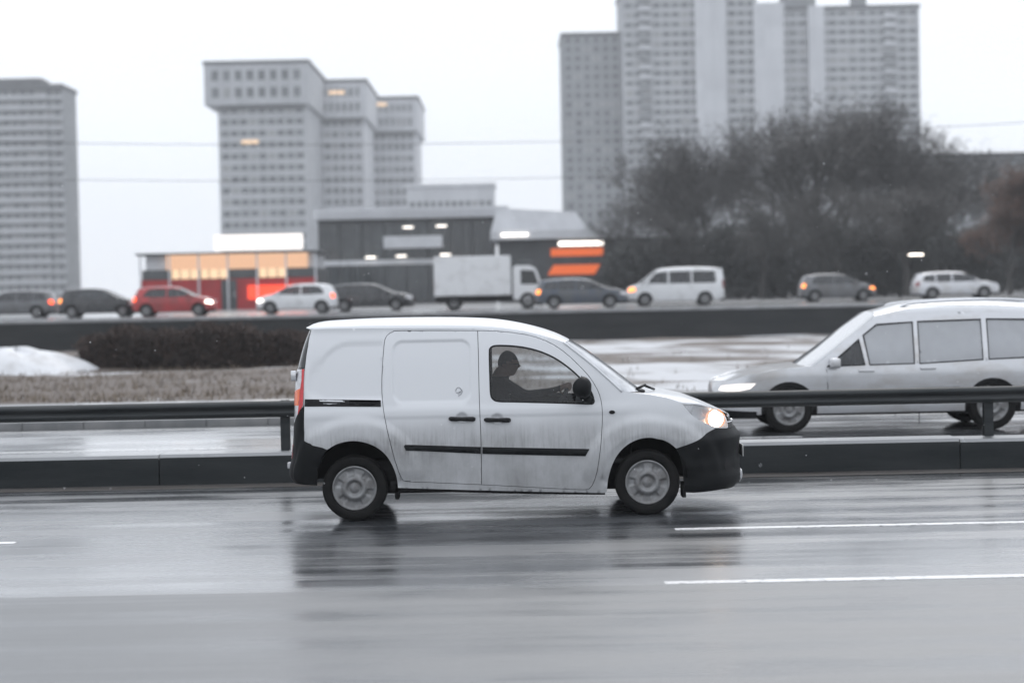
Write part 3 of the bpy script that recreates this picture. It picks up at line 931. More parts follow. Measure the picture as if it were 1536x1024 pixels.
# ------------------------------------------------------------------ the driver, seated at the far side
def skin_body(edges_pts, edges, radii, sub=2, root=0):
    me = bpy.data.meshes.new('tmp'); me.from_pydata([tuple(p) for p in edges_pts], edges, [])
    o = bpy.data.objects.new('tmp', me); COL.objects.link(o)
    o.modifiers.new('skin', 'SKIN'); 
    sk = me.skin_vertices[0].data if me.skin_vertices else None
    if sk is None:
        b = bmesh.new(); b.from_mesh(me); b.verts.layers.skin.verify(); b.to_mesh(me); b.free(); sk = me.skin_vertices[0].data
    for i, r in enumerate(radii):
        sk[i].radius = (r, r) if not isinstance(r, tuple) else r
        sk[i].use_root = (i == root)
    s = o.modifiers.new('sub', 'SUBSURF'); s.levels = sub; s.render_levels = sub
    dg = bpy.context.evaluated_depsgraph_get()
    out = bpy.data.meshes.new_from_object(o.evaluated_get(dg))
    bpy.data.objects.remove(o)
    return out
def hp(px, py, y): 
    x, z = vp(px, py, .905 + y); return Vector((x, y, z))
DY = .37
pts, edg, rad = [], [], []
def node(p, r, parent=None):
    pts.append(Vector(p)); rad.append(r)
    if parent is not None: edg.append((parent, len(pts) - 1))
    return len(pts) - 1
pel = node((SX + .10, DY, .80), (.14, .12))
waist = node((SX + .08, DY, .95), (.145, .11), pel)
chest = node((SX + .06, DY, 1.10), (.16, .115), waist)
sh = node((SX + .07, DY, 1.22), (.13, .09), chest)
neck = node((SX + .10, DY, 1.31), .072, sh)
hd0 = node((SX + .13, DY, 1.36), .062, neck)
for s in (-1, 1):
    s0 = node((SX + .09, DY + s * .185, 1.205), .062, sh)
    el = node((SX + .33, DY + s * .235, 1.06), .048, s0)
    t = math.radians(78) if s < 0 else math.radians(40)
    hand_t = PI - math.radians(52) if s < 0 else math.radians(40)
    hp_ = sw(hand_t)
    wrist = hp_ + Vector((-.105, s * .012, -.005)) 
    wr_ = node(wrist, .030, el)
    palm = node(hp_ + Vector((-.045, 0, .022)), (.036, .020), wr_)
    rimdir = (sw(hand_t + .05) - sw(hand_t - .05)).normalized()
    fwd = Vector((.9, 0, .35)).normalized()
    for k, (off, ln) in enumerate(((-.030, .88), (-.010, 1.0), (.011, .95), (.031, .76))):
        b0 = node(hp_ + rimdir * off + Vector((-.022, 0, .030)), .0105, palm)
        b1 = node(hp_ + rimdir * off * 1.05 + Vector((.006, 0, .034)) , .0098, b0)
        b2 = node(hp_ + rimdir * off * 1.05 + Vector((.030 * ln, 0, .014)), .009, b1)
        b3 = node(hp_ + rimdir * off + Vector((.026 * ln, 0, -.014)), .008, b2)
    t0 = node(hp_ + Vector((-.05, 0, .0)) - rimdir * .03 * (1 if s > 0 else 1), .012, palm)
    t1 = node(hp_ + Vector((-.026, 0, -.016)) - rimdir * .034, .0105, t0)
    t2 = node(hp_ + Vector((-.004, 0, -.026)) - rimdir * .028, .009, t1)
    hip = node((SX + .13, DY + s * .095, .80), .085, pel)
    knee = node((SX + .56, DY + s * .13, .86), .066, hip)
    ank = node((SX + .74, DY + s * .12, .58), .042, knee)
    toe = node((SX + .92, DY + s * .12, .60), .035, ank)
body = skin_body(pts, edg, rad)
# head: a shaped ellipsoid with brow, nose, lips, chin, jaw and ears
HC = hp(763, 546, DY)
b = bmesh.new(); b.from_mesh(body)
hb = bmesh.new(); bmesh.ops.create_uvsphere(hb, u_segments=40, v_segments=32, radius=1)
def gz(a, b_, s): return math.exp(-((a - b_) / s) ** 2)
for v in hb.verts:
    x, y, z = v.co
    X, Yy, Z = x * .098, y * .076, z * .118
    if z < 0: X *= 1 - .10 * (-z); Yy *= 1 - .28 * (-z) ** 1.5
    if x > 0:
        f = x ** 2
        X += .030 * gz(z, -.18, .14) * gz(y, 0, .16) * f          # nose
        X += .008 * gz(z, .12, .10) * gz(y, 0, .6) * f            # brow
        X -= .010 * gz(z, -.02, .10) * (gz(y, .36, .18) + gz(y, -.36, .18)) * f   # eye sockets
        X += .008 * gz(z, -.50, .06) * gz(y, 0, .25) * f - .006 * gz(z, -.58, .04) * gz(y, 0, .3) * f + .008 * gz(z, -.65, .06) * gz(y, 0, .25) * f
        X += .016 * gz(z, -.88, .16) * gz(y, 0, .4)               # chin
    e = gz(x, -.08, .14) * gz(z, -.12, .24) * (abs(y) > .6)
    Yy += math.copysign(.018 * e, y)
    v.co = HC + Vector((X, Yy, Z))
tm = bpy.data.meshes.new('tmp2'); hb.to_mesh(tm); hb.free(); b.from_mesh(tm)
bpy.data.meshes.remove(tm)
me = bpy.data.meshes.new('tmp3'); b.to_mesh(me); b.free()
o = bpy.data.objects.new('tmp3', me); COL.objects.link(o)
rm = o.modifiers.new('r', 'REMESH'); rm.mode = 'VOXEL'; rm.voxel_size = 0.0058; rm.use_smooth_shade = True
dg = bpy.context.evaluated_depsgraph_get()
me2 = bpy.data.meshes.new_from_object(o.evaluated_get(dg)); bpy.data.objects.remove(o)
driver = bpy.data.objects.new('person', me2); COL.objects.link(driver)
driver.location = VB
me2.materials.clear()
for mname in ('skin', 'dark_jacket'): me2.materials.append(MATS[mname])
hands = [sw(PI - math.radians(52)), sw(math.radians(40))]
for p in me2.polygons:
    c = p.center
    sk_ = (c.z > HC.z - .115) or any((c - h).length < .085 for h in hands)
    p.material_index = 0 if sk_ else 1
    p.use_smooth = True
tag(driver, 'driver in dark jacket and dark cap with both hands on the steering wheel', 'person')
# cap and glasses
bm = BM(); bmesh.ops.create_uvsphere(bm, u_segments=32, v_segments=20, radius=1)
for v in bm.verts:
    x, y, z = v.co
    v.co = HC + Vector((x * .103 - .005, y * .082, .004 + z * .123 + .010 * (z > 0) * gz(x, -.3, .6)))
bmesh.ops.delete(bm, geom=[v for v in bm.verts if v.co.z - HC.z < .006 + .38 * (v.co.x - HC.x)], context='VERTS')
obj('cap', bm, 'dark_cap', driver)
bm = BM()
for s in (-1, 1):
    tube(bm, [HC + Vector((.092 + .004 * math.cos(t), s * (.034 + .021 * math.cos(t)), -.004 + .017 * math.sin(t))) for t in np.linspace(0, 2 * PI, 15)], .0028, 6, cap=False)
    tube(bm, [HC + Vector((.09, s * .056, 0)), HC + Vector((.0, s * .082, .0))], .0028, 6)
tube(bm, [HC + Vector((.102, -.013, 0)), HC + Vector((.102, .013, 0))], .0025, 6)
obj('glasses', bm, 'trim_black', driver)
bm = BM()
for s in (-1, 1): bmesh.ops.create_icosphere(bm, subdivisions=2, radius=.011, matrix=Matrix.Translation(HC + Vector((.077, s * .030, -.004))))
obj('eye', bm, 'clear_lens', driver)
# ------------------------------------------------------------------ materials of the place
def wet_asphalt(name, col, col2, r0, r1, wet=0.5, grain=0.25):
    m, nt, out = new_mat(name)
    b = N(nt, 'ShaderNodeBsdfPrincipled')
    tc = N(nt, 'ShaderNodeTexCoord')
    mp = N(nt, 'ShaderNodeMapping'); mp.inputs['Scale'].default_value = (0.07, 2.4, 1); L(nt, tc.outputs['Object'], mp.inputs[0])
    n1 = N(nt, 'ShaderNodeTexNoise', Scale=1.0, Detail=7.0, Roughness=0.62); L(nt, mp.outputs[0], n1.inputs['Vector'])
    mp2 = N(nt, 'ShaderNodeMapping'); mp2.inputs['Scale'].default_value = (0.6, 1.1, 1); L(nt, tc.outputs['Object'], mp2.inputs[0])
    n2 = N(nt, 'ShaderNodeTexNoise', Scale=0.9, Detail=6.0); L(nt, mp2.outputs[0], n2.inputs['Vector'])
    ad = N(nt, 'ShaderNodeMath', operation='MULTIPLY_ADD'); ad.inputs[1].default_value = 0.45; L(nt, n2.outputs[0], ad.inputs[0]); 
    m1 = N(nt, 'ShaderNodeMath', operation='MULTIPLY'); m1.inputs[1].default_value = 0.6; L(nt, n1.outputs[0], m1.inputs[0]); L(nt, m1.outputs[0], ad.inputs[2])
    mr = N(nt, 'ShaderNodeMapRange'); mr.inputs[1].default_value = 0.44; mr.inputs[2].default_value = 0.60; L(nt, ad.outputs[0], mr.inputs[0])
    mx = N(nt, 'ShaderNodeMix', data_type='RGBA'); mx.inputs[6].default_value = c4(col); mx.inputs[7].default_value = c4(col2)
    L(nt, mr.outputs[0], mx.inputs[0]); L(nt, mx.outputs[2], b.inputs['Base Color'])
    rr = N(nt, 'ShaderNodeMapRange'); rr.inputs[3].default_value = r0; rr.inputs[4].default_value = r1; L(nt, mr.outputs[0], rr.inputs[0]); L(nt, rr.outputs[0], b.inputs['Roughness'])
    ng = N(nt, 'ShaderNodeTexNoise', Scale=90.0, Detail=3.0); L(nt, tc.outputs['Object'], ng.inputs['Vector'])
    bp = N(nt, 'ShaderNodeBump', Strength=grain, Distance=0.006); L(nt, ng.outputs[0], bp.inputs['Height']); L(nt, bp.outputs[0], b.inputs['Normal'])
    b.inputs['Coat Weight'].default_value = wet; b.inputs['Coat IOR'].default_value = 1.34
    cr = N(nt, 'ShaderNodeMapRange'); cr.inputs[3].default_value = r0 * .8; cr.inputs[4].default_value = r1 * .9; L(nt, mr.outputs[0], cr.inputs[0]); L(nt, cr.outputs[0], b.inputs['Coat Roughness'])
    L(nt, b.outputs[0], out.inputs[0])
wet_asphalt('asphalt_lane', (.074, .079, .086), (.105, .110, .118), .17, .36, 1.0, .10)
wet_asphalt('asphalt_near', (.055, .059, .064), (.092, .097, .104), .30, .52, .55, .22)
wet_asphalt('asphalt_far', (.074, .079, .086), (.11, .115, .122), .12, .30, 1.0, .08)
def line_paint(name, col):
    m, nt, out = new_mat(name)
    b = N(nt, 'ShaderNodeBsdfPrincipled'); b.inputs['Roughness'].default_value = .35; b.inputs['Coat Weight'].default_value = .3
    tc = N(nt, 'ShaderNodeTexCoord'); no = N(nt, 'ShaderNodeTexNoise', Scale=14.0, Detail=8.0, Roughness=.7); L(nt, tc.outputs['Object'], no.inputs['Vector'])
    mr = N(nt, 'ShaderNodeMapRange'); mr.inputs[1].default_value = .52; mr.inputs[2].default_value = .68; L(nt, no.outputs[0], mr.inputs[0])
    mx = N(nt, 'ShaderNodeMix', data_type='RGBA'); mx.inputs[6].default_value = c4(col); mx.inputs[7].default_value = (.12, .12, .125, 1)
    L(nt, mr.outputs[0], mx.inputs[0]); L(nt, mx.outputs[2], b.inputs['Base Color']); L(nt, b.outputs[0], out.inputs[0])
line_paint('road_paint', (.80, .80, .80))
pbr('gutter_dirt', (.060, .050, .045), .45, col2=(.11, .105, .10), scale=2.5, stretch=(.3, 3, 1), rough2=.7, coat=.3)
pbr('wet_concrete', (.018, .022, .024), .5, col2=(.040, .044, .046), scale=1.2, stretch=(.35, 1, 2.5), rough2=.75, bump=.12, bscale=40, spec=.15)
pbr('concrete_top_sheen', (.20, .205, .21), .25, col2=(.30, .31, .32), scale=2.0, stretch=(.2, 1, 1), rough2=.5, coat=.4)  # paler concrete for the top face, the wet sky reflection painted in
pbr('rail_steel', (.020, .024, .026), .5, .1, spec=.25, col2=(.05, .053, .055), scale=2.0, stretch=(.4, 1, 4), rough2=.6)
pbr('kerb_stone', (.14, .145, .15), .6, col2=(.22, .22, .22), scale=2.0, rough2=.4)
pbr('pavement_stone', (.17, .175, .18), .3, col2=(.28, .285, .29), scale=.8, stretch=(.5, 2, 1), rough2=.6, coat=.4)
pbr('wall_stone', (.028, .031, .033), .7, col2=(.045, .047, .048), scale=1.0, stretch=(.4, 1, 2.0), bump=.2, spec=.12)
pbr('coping', (.32, .33, .34), .5, col2=(.22, .225, .23), scale=1.5)
def verge_mat():
    """wet dead grass and mud with old snow lying in patches"""
    m, nt, out = new_mat('verge')
    b = N(nt, 'ShaderNodeBsdfPrincipled'); b.inputs['Roughness'].default_value = .8
    tc = N(nt, 'ShaderNodeTexCoord')
    n1 = N(nt, 'ShaderNodeTexNoise', Scale=.9, Detail=8.0, Roughness=.7); L(nt, tc.outputs['Object'], n1.inputs['Vector'])
    mp = N(nt, 'ShaderNodeMapping'); mp.inputs['Scale'].default_value = (.10, .34, 1); L(nt, tc.outputs['Object'], mp.inputs[0])
    n2 = N(nt, 'ShaderNodeTexNoise', Scale=1.0, Detail=7.0, Roughness=.6); L(nt, mp.outputs[0], n2.inputs['Vector'])
    sp = N(nt, 'ShaderNodeSeparateXYZ'); L(nt, tc.outputs['Object'], sp.inputs[0])
    mrx = N(nt, 'ShaderNodeMapRange'); mrx.inputs[1].default_value = -8; mrx.inputs[2].default_value = 6; mrx.inputs[3].default_value = -.07; mrx.inputs[4].default_value = .055
    L(nt, sp.outputs[0], mrx.inputs[0])
    a = N(nt, 'ShaderNodeMath', operation='ADD'); L(nt, n2.outputs[0], a.inputs[0]); L(nt, mrx.outputs[0], a.inputs[1])
    ms = N(nt, 'ShaderNodeMapRange'); ms.inputs[1].default_value = .52; ms.inputs[2].default_value = .60; L(nt, a.outputs[0], ms.inputs[0])
    mx = N(nt, 'ShaderNodeMix', data_type='RGBA'); mx.inputs[6].default_value = (.050, .040, .035, 1); mx.inputs[7].default_value = (.15, .125, .11, 1)
    L(nt, n1.outputs[0], mx.inputs[0])
    m2 = N(nt, 'ShaderNodeMix', data_type='RGBA'); L(nt, ms.outputs[0], m2.inputs[0]); L(nt, mx.outputs[2], m2.inputs[6]); m2.inputs[7].default_value = (.46, .47, .49, 1)
    L(nt, m2.outputs[2], b.inputs['Base Color'])
    bp = N(nt, 'ShaderNodeBump', Strength=.5, Distance=.08); nb = N(nt, 'ShaderNodeTexNoise', Scale=6.0, Detail=6.0); L(nt, tc.outputs['Object'], nb.inputs['Vector'])
    L(nt, nb.outputs[0], bp.inputs['Height']); L(nt, bp.outputs[0], b.inputs['Normal'])
    L(nt, b.outputs[0], out.inputs[0])
verge_mat()
pbr('dirty_snow', (.62, .63, .65), .7, col2=(.36, .35, .34), scale=1.4, lo=.5, hi=.8, bump=.3, bscale=9)
pbr('dead_grass', (.13, .10, .075), .9, col2=(.20, .165, .125), scale=2.0)
pbr('hedge_twig', (.026, .020, .018), .9, col2=(.048, .034, .028), scale=3.0)
pbr('hedge_leaf', (.030, .020, .017), .8, col2=(.055, .034, .026), scale=2.0)
pbr('bark', (.035, .033, .032), .9, col2=(.06, .057, .054), scale=4.0, stretch=(1, 1, .3))
pbr('twig', (.062, .060, .059), .9, col2=(.085, .082, .08), scale=2.0)
pbr('rust_leaf', (.11, .055, .035), .8, col2=(.075, .045, .035), scale=1.0)
pbr('dry_leaf', (.07, .066, .063), .85, col2=(.10, .095, .09), scale=1.0)

# ------------------------------------------------------------------ ground, roads, verge
def sheet(name, x0, x1, y0, y1, z, mat, nx=1, ny=1, noise=0.0, thick=None):
    bm = BM()
    g = [[bm.verts.new((x0 + (x1 - x0) * i / nx, y0 + (y1 - y0) * j / ny, z + (noise * (math.sin(i * 1.7 + j * 2.3) + math.sin(i * .61 - j * 1.13) + random.uniform(-.5, .5)) if 0 < j < ny else 0))) for i in range(nx + 1)] for j in range(ny + 1)]
    for j in range(ny):
        for i in range(nx): bm.faces.new((g[j][i], g[j][i + 1], g[j + 1][i + 1], g[j + 1][i]))
    if thick:
        be = [e for e in bm.edges if len(e.link_faces) == 1]
        r = bmesh.ops.extrude_edge_only(bm, edges=be)
        for v in r['geom']:
            if isinstance(v, bmesh.types.BMVert): v.co.z -= thick
    return tag(obj(name, bm, mat, smooth=bool(noise)), kind='structure')
YL, YN = 16.9, 13.76                 # the two painted lines
Y_BAR = 21.8
sheet('ground', -1200, 1200, -80, 2200, -.03, 'verge')
sheet('road_shoulder', -60, 60, -12, YN, 0.0, 'asphalt_near')
sheet('road_lane', -60, 60, YN, Y_BAR + .6, 0.0, 'asphalt_lane')
sheet('gutter', -60, 60, Y_BAR - .42, Y_BAR, .004, 'gutter_dirt')
sheet('opposite_road', -80, 80, Y_BAR + .6, 31.6, 0.0, 'asphalt_far')
bm = BM()
for k in range(-60, 60): box(bm, k * 1.0 + .004, k * 1.0 + .996, 31.6, 31.78, -.02, .13, bev=.012)
tag(obj('kerb', bm, 'kerb_stone'), kind='structure')
sheet('pavement', -80, 80, 31.78, 37.6, .115, 'pavement_stone', thick=.15)
sheet('verge', -120, 120, 37.6, 80.2, .02, 'verge', 120, 46, .05)
def marking(x0, x1, y, wd, n=None):
    bm = BM()
    box(bm, x0, x1, y - wd / 2, y + wd / 2, .0005, .004)
    return tag(obj('lane_marking', bm, 'road_paint', smooth=False), kind='structure')
x_a = G(1010, 790).x; x_b = G(1000, 880).x
for y, xa, ln, gap in ((YL, x_a, 4.0, 5.75), (YN + .06, x_b, 6.0, 12.0)):
    for k in (-2, -1, 0, 1):
        s = xa + k * (ln + gap)
        if y < 15 and k in (-1,): continue
        marking(s, s + ln, y, .12)
for xx in range(-5, 6): marking(xx * 8.0, xx * 8.0 + 4, 27.0, .12) if xx not in (1, 2) else None
marking(-70, 70, 31.1, .12)

# ------------------------------------------------------------------ median: low concrete wall with a steel guard rail on it
bm = BM()
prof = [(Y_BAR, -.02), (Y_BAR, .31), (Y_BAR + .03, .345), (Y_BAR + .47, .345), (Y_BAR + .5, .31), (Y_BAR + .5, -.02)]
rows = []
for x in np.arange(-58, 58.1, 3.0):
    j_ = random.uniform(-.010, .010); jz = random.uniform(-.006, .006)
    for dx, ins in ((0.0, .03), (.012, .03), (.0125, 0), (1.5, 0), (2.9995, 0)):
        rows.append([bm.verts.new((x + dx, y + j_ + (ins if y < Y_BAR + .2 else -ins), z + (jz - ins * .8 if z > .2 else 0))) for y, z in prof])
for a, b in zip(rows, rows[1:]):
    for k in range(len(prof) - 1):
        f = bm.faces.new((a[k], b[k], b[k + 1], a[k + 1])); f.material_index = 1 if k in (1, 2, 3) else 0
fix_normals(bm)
tag(obj('concrete_barrier', bm, ['wet_concrete', 'concrete_top_sheen'], smooth=False), 'low dark wet concrete median wall running along behind the white van', 'barrier')
gr_ = tag(empty('guard_rail', (0, Y_BAR + .2, .345)), 'dark steel guard rail on posts above the low concrete median wall', 'guard rail')
bm = BM()
zb = .385
wp = [(0.03, 0), (0.0, .012), (-.035, .035), (-.035, .06), (0.015, .085), (0.015, .10), (-.035, .125), (-.035, .15), (0, .173), (.03, .185)]
rows = [[bm.verts.new((x, y, zb + z)) for y, z in wp] for x in (-58, -20, 0, 20, 58)]
for a, b in zip(rows, rows[1:]):
    for k in range(len(wp) - 1): bm.faces.new((a[k], b[k], b[k + 1], a[k + 1]))
obj('beam', bm, 'rail_steel', gr_, angle=.5)
pm = None
for k in range(-7, 8):
    if pm is None:
        bm = BM()
        box(bm, -.05, .05, .05, .056, 0, .57); box(bm, -.004, .004, .056, .15, 0, .57); box(bm, -.05, .05, .15, .156, 0, .57)
        pm = obj('post', bm, 'rail_steel', gr_, smooth=False); o = pm
    else:
        o = pm.copy(); COL.objects.link(o)
    o.location = (k * 4.0 + 1.4, 0, 0)

# ------------------------------------------------------------------ retaining wall of the upper street, and the street itself
WY, ZU = 80.0, 1.2
def zw(y): return ZU
sheet('upper_ground', -1200, 1200, WY + .3, 2200, ZU, 'pavement_stone')
sheet('upper_street', -220, 220, 91, 110, ZU + .004, 'asphalt_far')
bm = BM(); box(bm, -110, 110, WY, WY + .35, -.05, ZU - .02)
rw_ = tag(obj('retaining_wall', bm, 'wall_stone', smooth=False), 'long dark retaining wall below the upper street', 'wall')
bm = BM(); box(bm, -110, 110, WY - .05, WY + .42, ZU - .02, ZU + .10, bev=.015)
obj('coping', bm, 'coping', rw_, smooth=False)

# ------------------------------------------------------------------ plants and snow on the verge
def twig_cloud(bm, n, sx, sy, sz, ln, r, mi=0, leafs=0, lsz=.05, lmi=1, zmin=0, seed=1):
    rd = random.Random(seed)
    for _ in range(n):
        x, y = rd.uniform(-sx, sx), rd.uniform(-sy, sy)
        top = sz * (1 - .25 * (abs(x) / sx) ** 3) * (1 + .10 * math.sin(x * 2.1) + .07 * math.sin(x * 5.3))
        z = rd.uniform(zmin, top)
        d = Vector((rd.uniform(-1, 1), rd.uniform(-1, 1), rd.uniform(-.1, 1.6))).normalized() * ln * rd.uniform(.5, 1.2)
        a = d.orthogonal().normalized() * r; b = d.cross(a).normalized() * r
        p = Vector((x, y, z))
        v = [bm.verts.new(p + a), bm.verts.new(p - a * .5 + b * .87), bm.verts.new(p - a * .5 - b * .87), bm.verts.new(p + d)]
        for q in ((0, 1, 3), (1, 2, 3), (2, 0, 3)): bm.faces.new([v[i] for i in q]).material_index = mi
        if rd.random() < leafs:
            for _k in range(3):
                c = p + d * rd.uniform(.3, 1); e = Vector((rd.uniform(-1, 1), rd.uniform(-1, 1), rd.uniform(-1, 1))).normalized() * lsz
                g_ = e.orthogonal().normalized() * lsz * .6
                bm.faces.new([bm.verts.new(c - e), bm.verts.new(c + g_), bm.verts.new(c + e), bm.verts.new(c - g_)]).material_index = lmi
hl_, hr_ = P(125, 540, 58), P(462, 540, 58)
hc = (hl_ + hr_) / 2
bm = BM()
twig_cloud(bm, 9000, (hr_.x - hl_.x) / 2, .9, 1.12, .22, .012, leafs=1.0, lsz=.055, seed=3)
o = tag(empty('hedge', (hc.x, 58, .02)), 'low dark brown leafless hedge on the verge left of the van', 'hedge')
obj('foliage', bm, ['hedge_twig', 'hedge_leaf'], o, smooth=False)
bm = BM()
rd = random.Random(5)
for k in range(26):
    x = rd.uniform(-(hr_.x - hl_.x) / 2, (hr_.x - hl_.x) / 2)
    tube(bm, [(x, rd.uniform(-.4, .4), -.05), (x + rd.uniform(-.1, .1), rd.uniform(-.4, .4), .5), (x + rd.uniform(-.3, .3), rd.uniform(-.6, .6), .95)], [.03, .02, .01], 5)
obj('stem', bm, 'bark', o)
def heap(name, px, py, Y, rx, ry, rz, label, seed):
    rd = random.Random(seed); c = P(px, py, Y)
    bm = BM(); n1_, n2_ = 40, 14
    ph = [rd.uniform(0, 6) for _ in range(6)]
    rows = []
    for j in range(n2_ + 1):
        u = j / n2_
        row = []
        for i in range(n1_):
            t = 2 * PI * i / n1_
            r = (1 - u) * (1 + .12 * math.sin(3 * t + ph[0]) + .07 * math.sin(5 * t + ph[1]))
            hgt = (1 - (1 - u) ** 2.2) * (1 + .10 * math.sin(4 * t + ph[2] + u * 4)) * rz + .03 * math.sin(7 * t + ph[3]) * u * (1 - u) * 4
            row.append(bm.verts.new((rx * r * math.cos(t), ry * r * math.sin(t), hgt - .03)))
        rows.append(row)
    for a, b in zip(rows, rows[1:]):
        for i in range(n1_):
            try: bm.faces.new((a[i], a[(i + 1) % n1_], b[(i + 1) % n1_], b[i]))
            except ValueError: pass
    bmesh.ops.remove_doubles(bm, verts=bm.verts[:], dist=.001)
    o = obj(name, bm, 'dirty_snow'); o.location = (c.x, Y, .03)
    return tag(o, label, 'snow heap')
heap('snow_heap', 25, 545, 56.5, 2.3, 1.6, .72, 'heap of dirty white snow at the left edge beside the hedge', 2)
# dead grass tufts over the verge
bm = BM(); rd = random.Random(11)
for _ in range(7000):
    y = 38.5 + 38 * rd.random() ** 1.4; x = rd.uniform(-.30, .30) * y
    if rd.random() < sstep(-6, 4, x) * .97: continue
    for k in range(3):
        a = rd.uniform(0, 2 * PI); hgt = rd.uniform(.05, .19); wd = .014
        bx, by = x + rd.uniform(-.12, .12), y + rd.uniform(-.12, .12)
        dx, dy = math.cos(a), math.sin(a)
        bm.faces.new([bm.verts.new((bx - dy * wd, by + dx * wd, 0)), bm.verts.new((bx + dy * wd, by - dx * wd, 0)), bm.verts.new((bx + dx * hgt * .6, by + dy * hgt * .6, hgt))])
tag(obj('grass', bm, 'dead_grass', smooth=False, loc=(0, 0, .03)), 'dead brown grass tufts across the verge', 'grass', kind='stuff')
# ------------------------------------------------------------------ cars in general
pbr('silver_paint', (.58, .59, .61), .28, .6, coat=.7, col2=(.42, .40, .38), scale=2.0, stretch=(1, 1, 2.0), lo=.45, hi=.8)
pbr('white_paint', (.72, .73, .74), .3, coat=.5, col2=(.5, .5, .5), scale=2, lo=.5, hi=.8)
pbr('dark_paint', (.018, .019, .022), .25, coat=.6, col2=(.05, .05, .05), scale=2, lo=.5, hi=.8)
pbr('grey_paint', (.14, .145, .155), .28, .3, coat=.5, col2=(.10, .10, .10), scale=2)
pbr('red_paint', (.42, .014, .018), .28, coat=.6, col2=(.24, .02, .02), scale=2)
pbr('blue_paint', (.04, .055, .085), .28, coat=.6, col2=(.07, .075, .08), scale=2)
glass('pale_glass', (.42, .44, .46), film=.62, filmcol=(.60, .62, .65), refl=2.0, even=True)  # even pale diffuse film whitens the panes
glass('car_glass', (.16, .18, .19), film=.10)
emis('tail_lit', (1.0, .10, .03), 3.2)
emis('head_lit', (1.0, .90, .80), 6.0)
emis('drl_lit', (1.0, .93, .9), 1.5)
emis('amber_lit', (1.0, .30, .07), 3.0)

def car(name, label, loc, rz, T, paint, h=.12, group=None, cat='car', glass_m='car_glass', tail='tail_lit', head='head_lit', noseg=16):
    root = tag(empty(name, loc, rz), label, cat, group)
    S = Skin(T['nose'], T['tail'], T['w'], T['xf'], T['xr'], T.get('pf', 2.6), T.get('pr', 4.0), 1.0, .9)
    def q(p):
        if p[0] == 'N': return (S.qn, p[1])
        if p[0] == 'T': return (S.qt, p[1])
        return (S.qx(*p), p[1])
    top = []
    for sname, e, c, mat in T['segs']:
        top += [q(p) for p in (e if not top else e[1:])]
    z0 = T['z0']; xr_, xf_, r = T['wheels']; R = r * 1.2
    zn = sorted({z for z, in [(p[1],) for p in T['nose']]}, reverse=True)
    bot = [(S.qn, z) for z in np.linspace(top[-1][1], z0, 6)[1:]]
    def arch(cx): return [(S.qx(cx + R * math.cos(t), 0.4), max(r + R * math.sin(t), z0)) for t in np.linspace(-.15, PI + .15, 18)]
    bot += arch(xf_) + arch(xr_) + [(S.qt, z) for z in np.linspace(z0, top[0][1], 6)[:-1]]
    bodyp = top + bot
    wins = [[q(p) for p in w_] for w_ in T['windows']]
    bm = BM()
    S.panel(bm, bodyp, wins, h, 0, .025, (-1, 1), 0)
    parts = {}
    for sname, e, c, mat in T['segs']:
        E3 = []
        for p in e:
            v = S.at(*q(p)); E3.append((v.x, -v.y, v.z))
        E3 = resample(E3, noseg); C2 = resample(c, noseg)
        if mat == 'paint': loft(bm, E3, C2, 8, 2.6)
        else: parts[sname] = (E3, C2)
    obj('body', bm, paint, root)
    for sname, (E3, C2) in parts.items():
        b2 = BM(); loft(b2, E3, C2, 8, 2.3); obj(sname, b2, glass_m, root)
    for w_ in wins:
        for sd in (-1, 1):
            b2 = BM(); S.panel(b2, inset(w_, -.004), [], h, -.008, 0, (sd,)); obj('side_window', b2, 'car_glass' if w_ is wins[0] and len(wins) > 3 else glass_m, root)
    # trim round the windows
    for w_ in wins:
        for sd in (-1, 1):
            b2 = BM(); S.panel(b2, inset(w_, -.012), [inset(w_, .010)], h, .004, .006, (sd,)); obj('window_trim', b2, 'trim_black', root)
    for key, mat, o_ in (('head', head, 'headlight'), ('taill', tail, 'tail_light')):
        pg = [q(p) for p in T[key]]
        for sd in (-1, 1):
            b2 = BM(); S.panel(b2, pg, [], h * .6, .006, .01, (sd,)); obj(o_, b2, mat, root)
    # dark inside and underside
    b2 = BM()
    xs_ = [p[0] for w_ in T['windows'] for p in w_]; wb = interp(T['w'], .9) - .12
    box(b2, T['xr'], T['xf'] - .1, -wb, wb, z0 + .02, z0 + .45)
    for cx in (xf_, xr_): box(b2, cx - R, cx + R, -wb - .06, wb + .06, r, r + R * .98)
    for sx_ in (0.05, -.85):
        for sy_ in (-.36, .36):
            box(b2, sx_ + T['seat'] - .12, sx_ + T['seat'], sy_ - .22, sy_ + .22, .5, T['zseat'], bev=.04)
    obj('interior', b2, 'cabin_dark', root, smooth=False)
    for cx in (xf_, xr_):
        for sd in (1, -1): make_wheel(root, (cx, -sd * (interp(T['w'], .4) - .11), r), r, sd, rc=r * .68, spokes=5)
    # mirrors
    for sd in (-1, 1):
        b2 = BM(); mx_, mz_ = T['mirror']; mw = interp(T['w'], mz_)
        box(b2, mx_ - .06, mx_ + .08, sd * (mw + .11) - .10, sd * (mw + .11) + .10, mz_ - .06, mz_ + .08, bev=.035)
        obj('mirror', b2, paint, root)
    # bumper and sill trim
    b2 = BM()
    S.panel(b2, [q((T['xf'] + .15, z0)), (S.qn, z0), (S.qn, z0 + .14), q((T['xf'] + .15, z0 + .10))], [], h, .008, .01, (-1, 1))
    obj('front_trim', b2, 'black_plastic', root); b2 = BM()
    S.panel(b2, [q((T['xr'] - .15, z0)), (S.qt, z0), (S.qt, z0 + .14), q((T['xr'] - .15, z0 + .10))], [], h, .008, .01, (-1, 1))
    obj('rear_trim', b2, 'black_plastic', root)
    return root

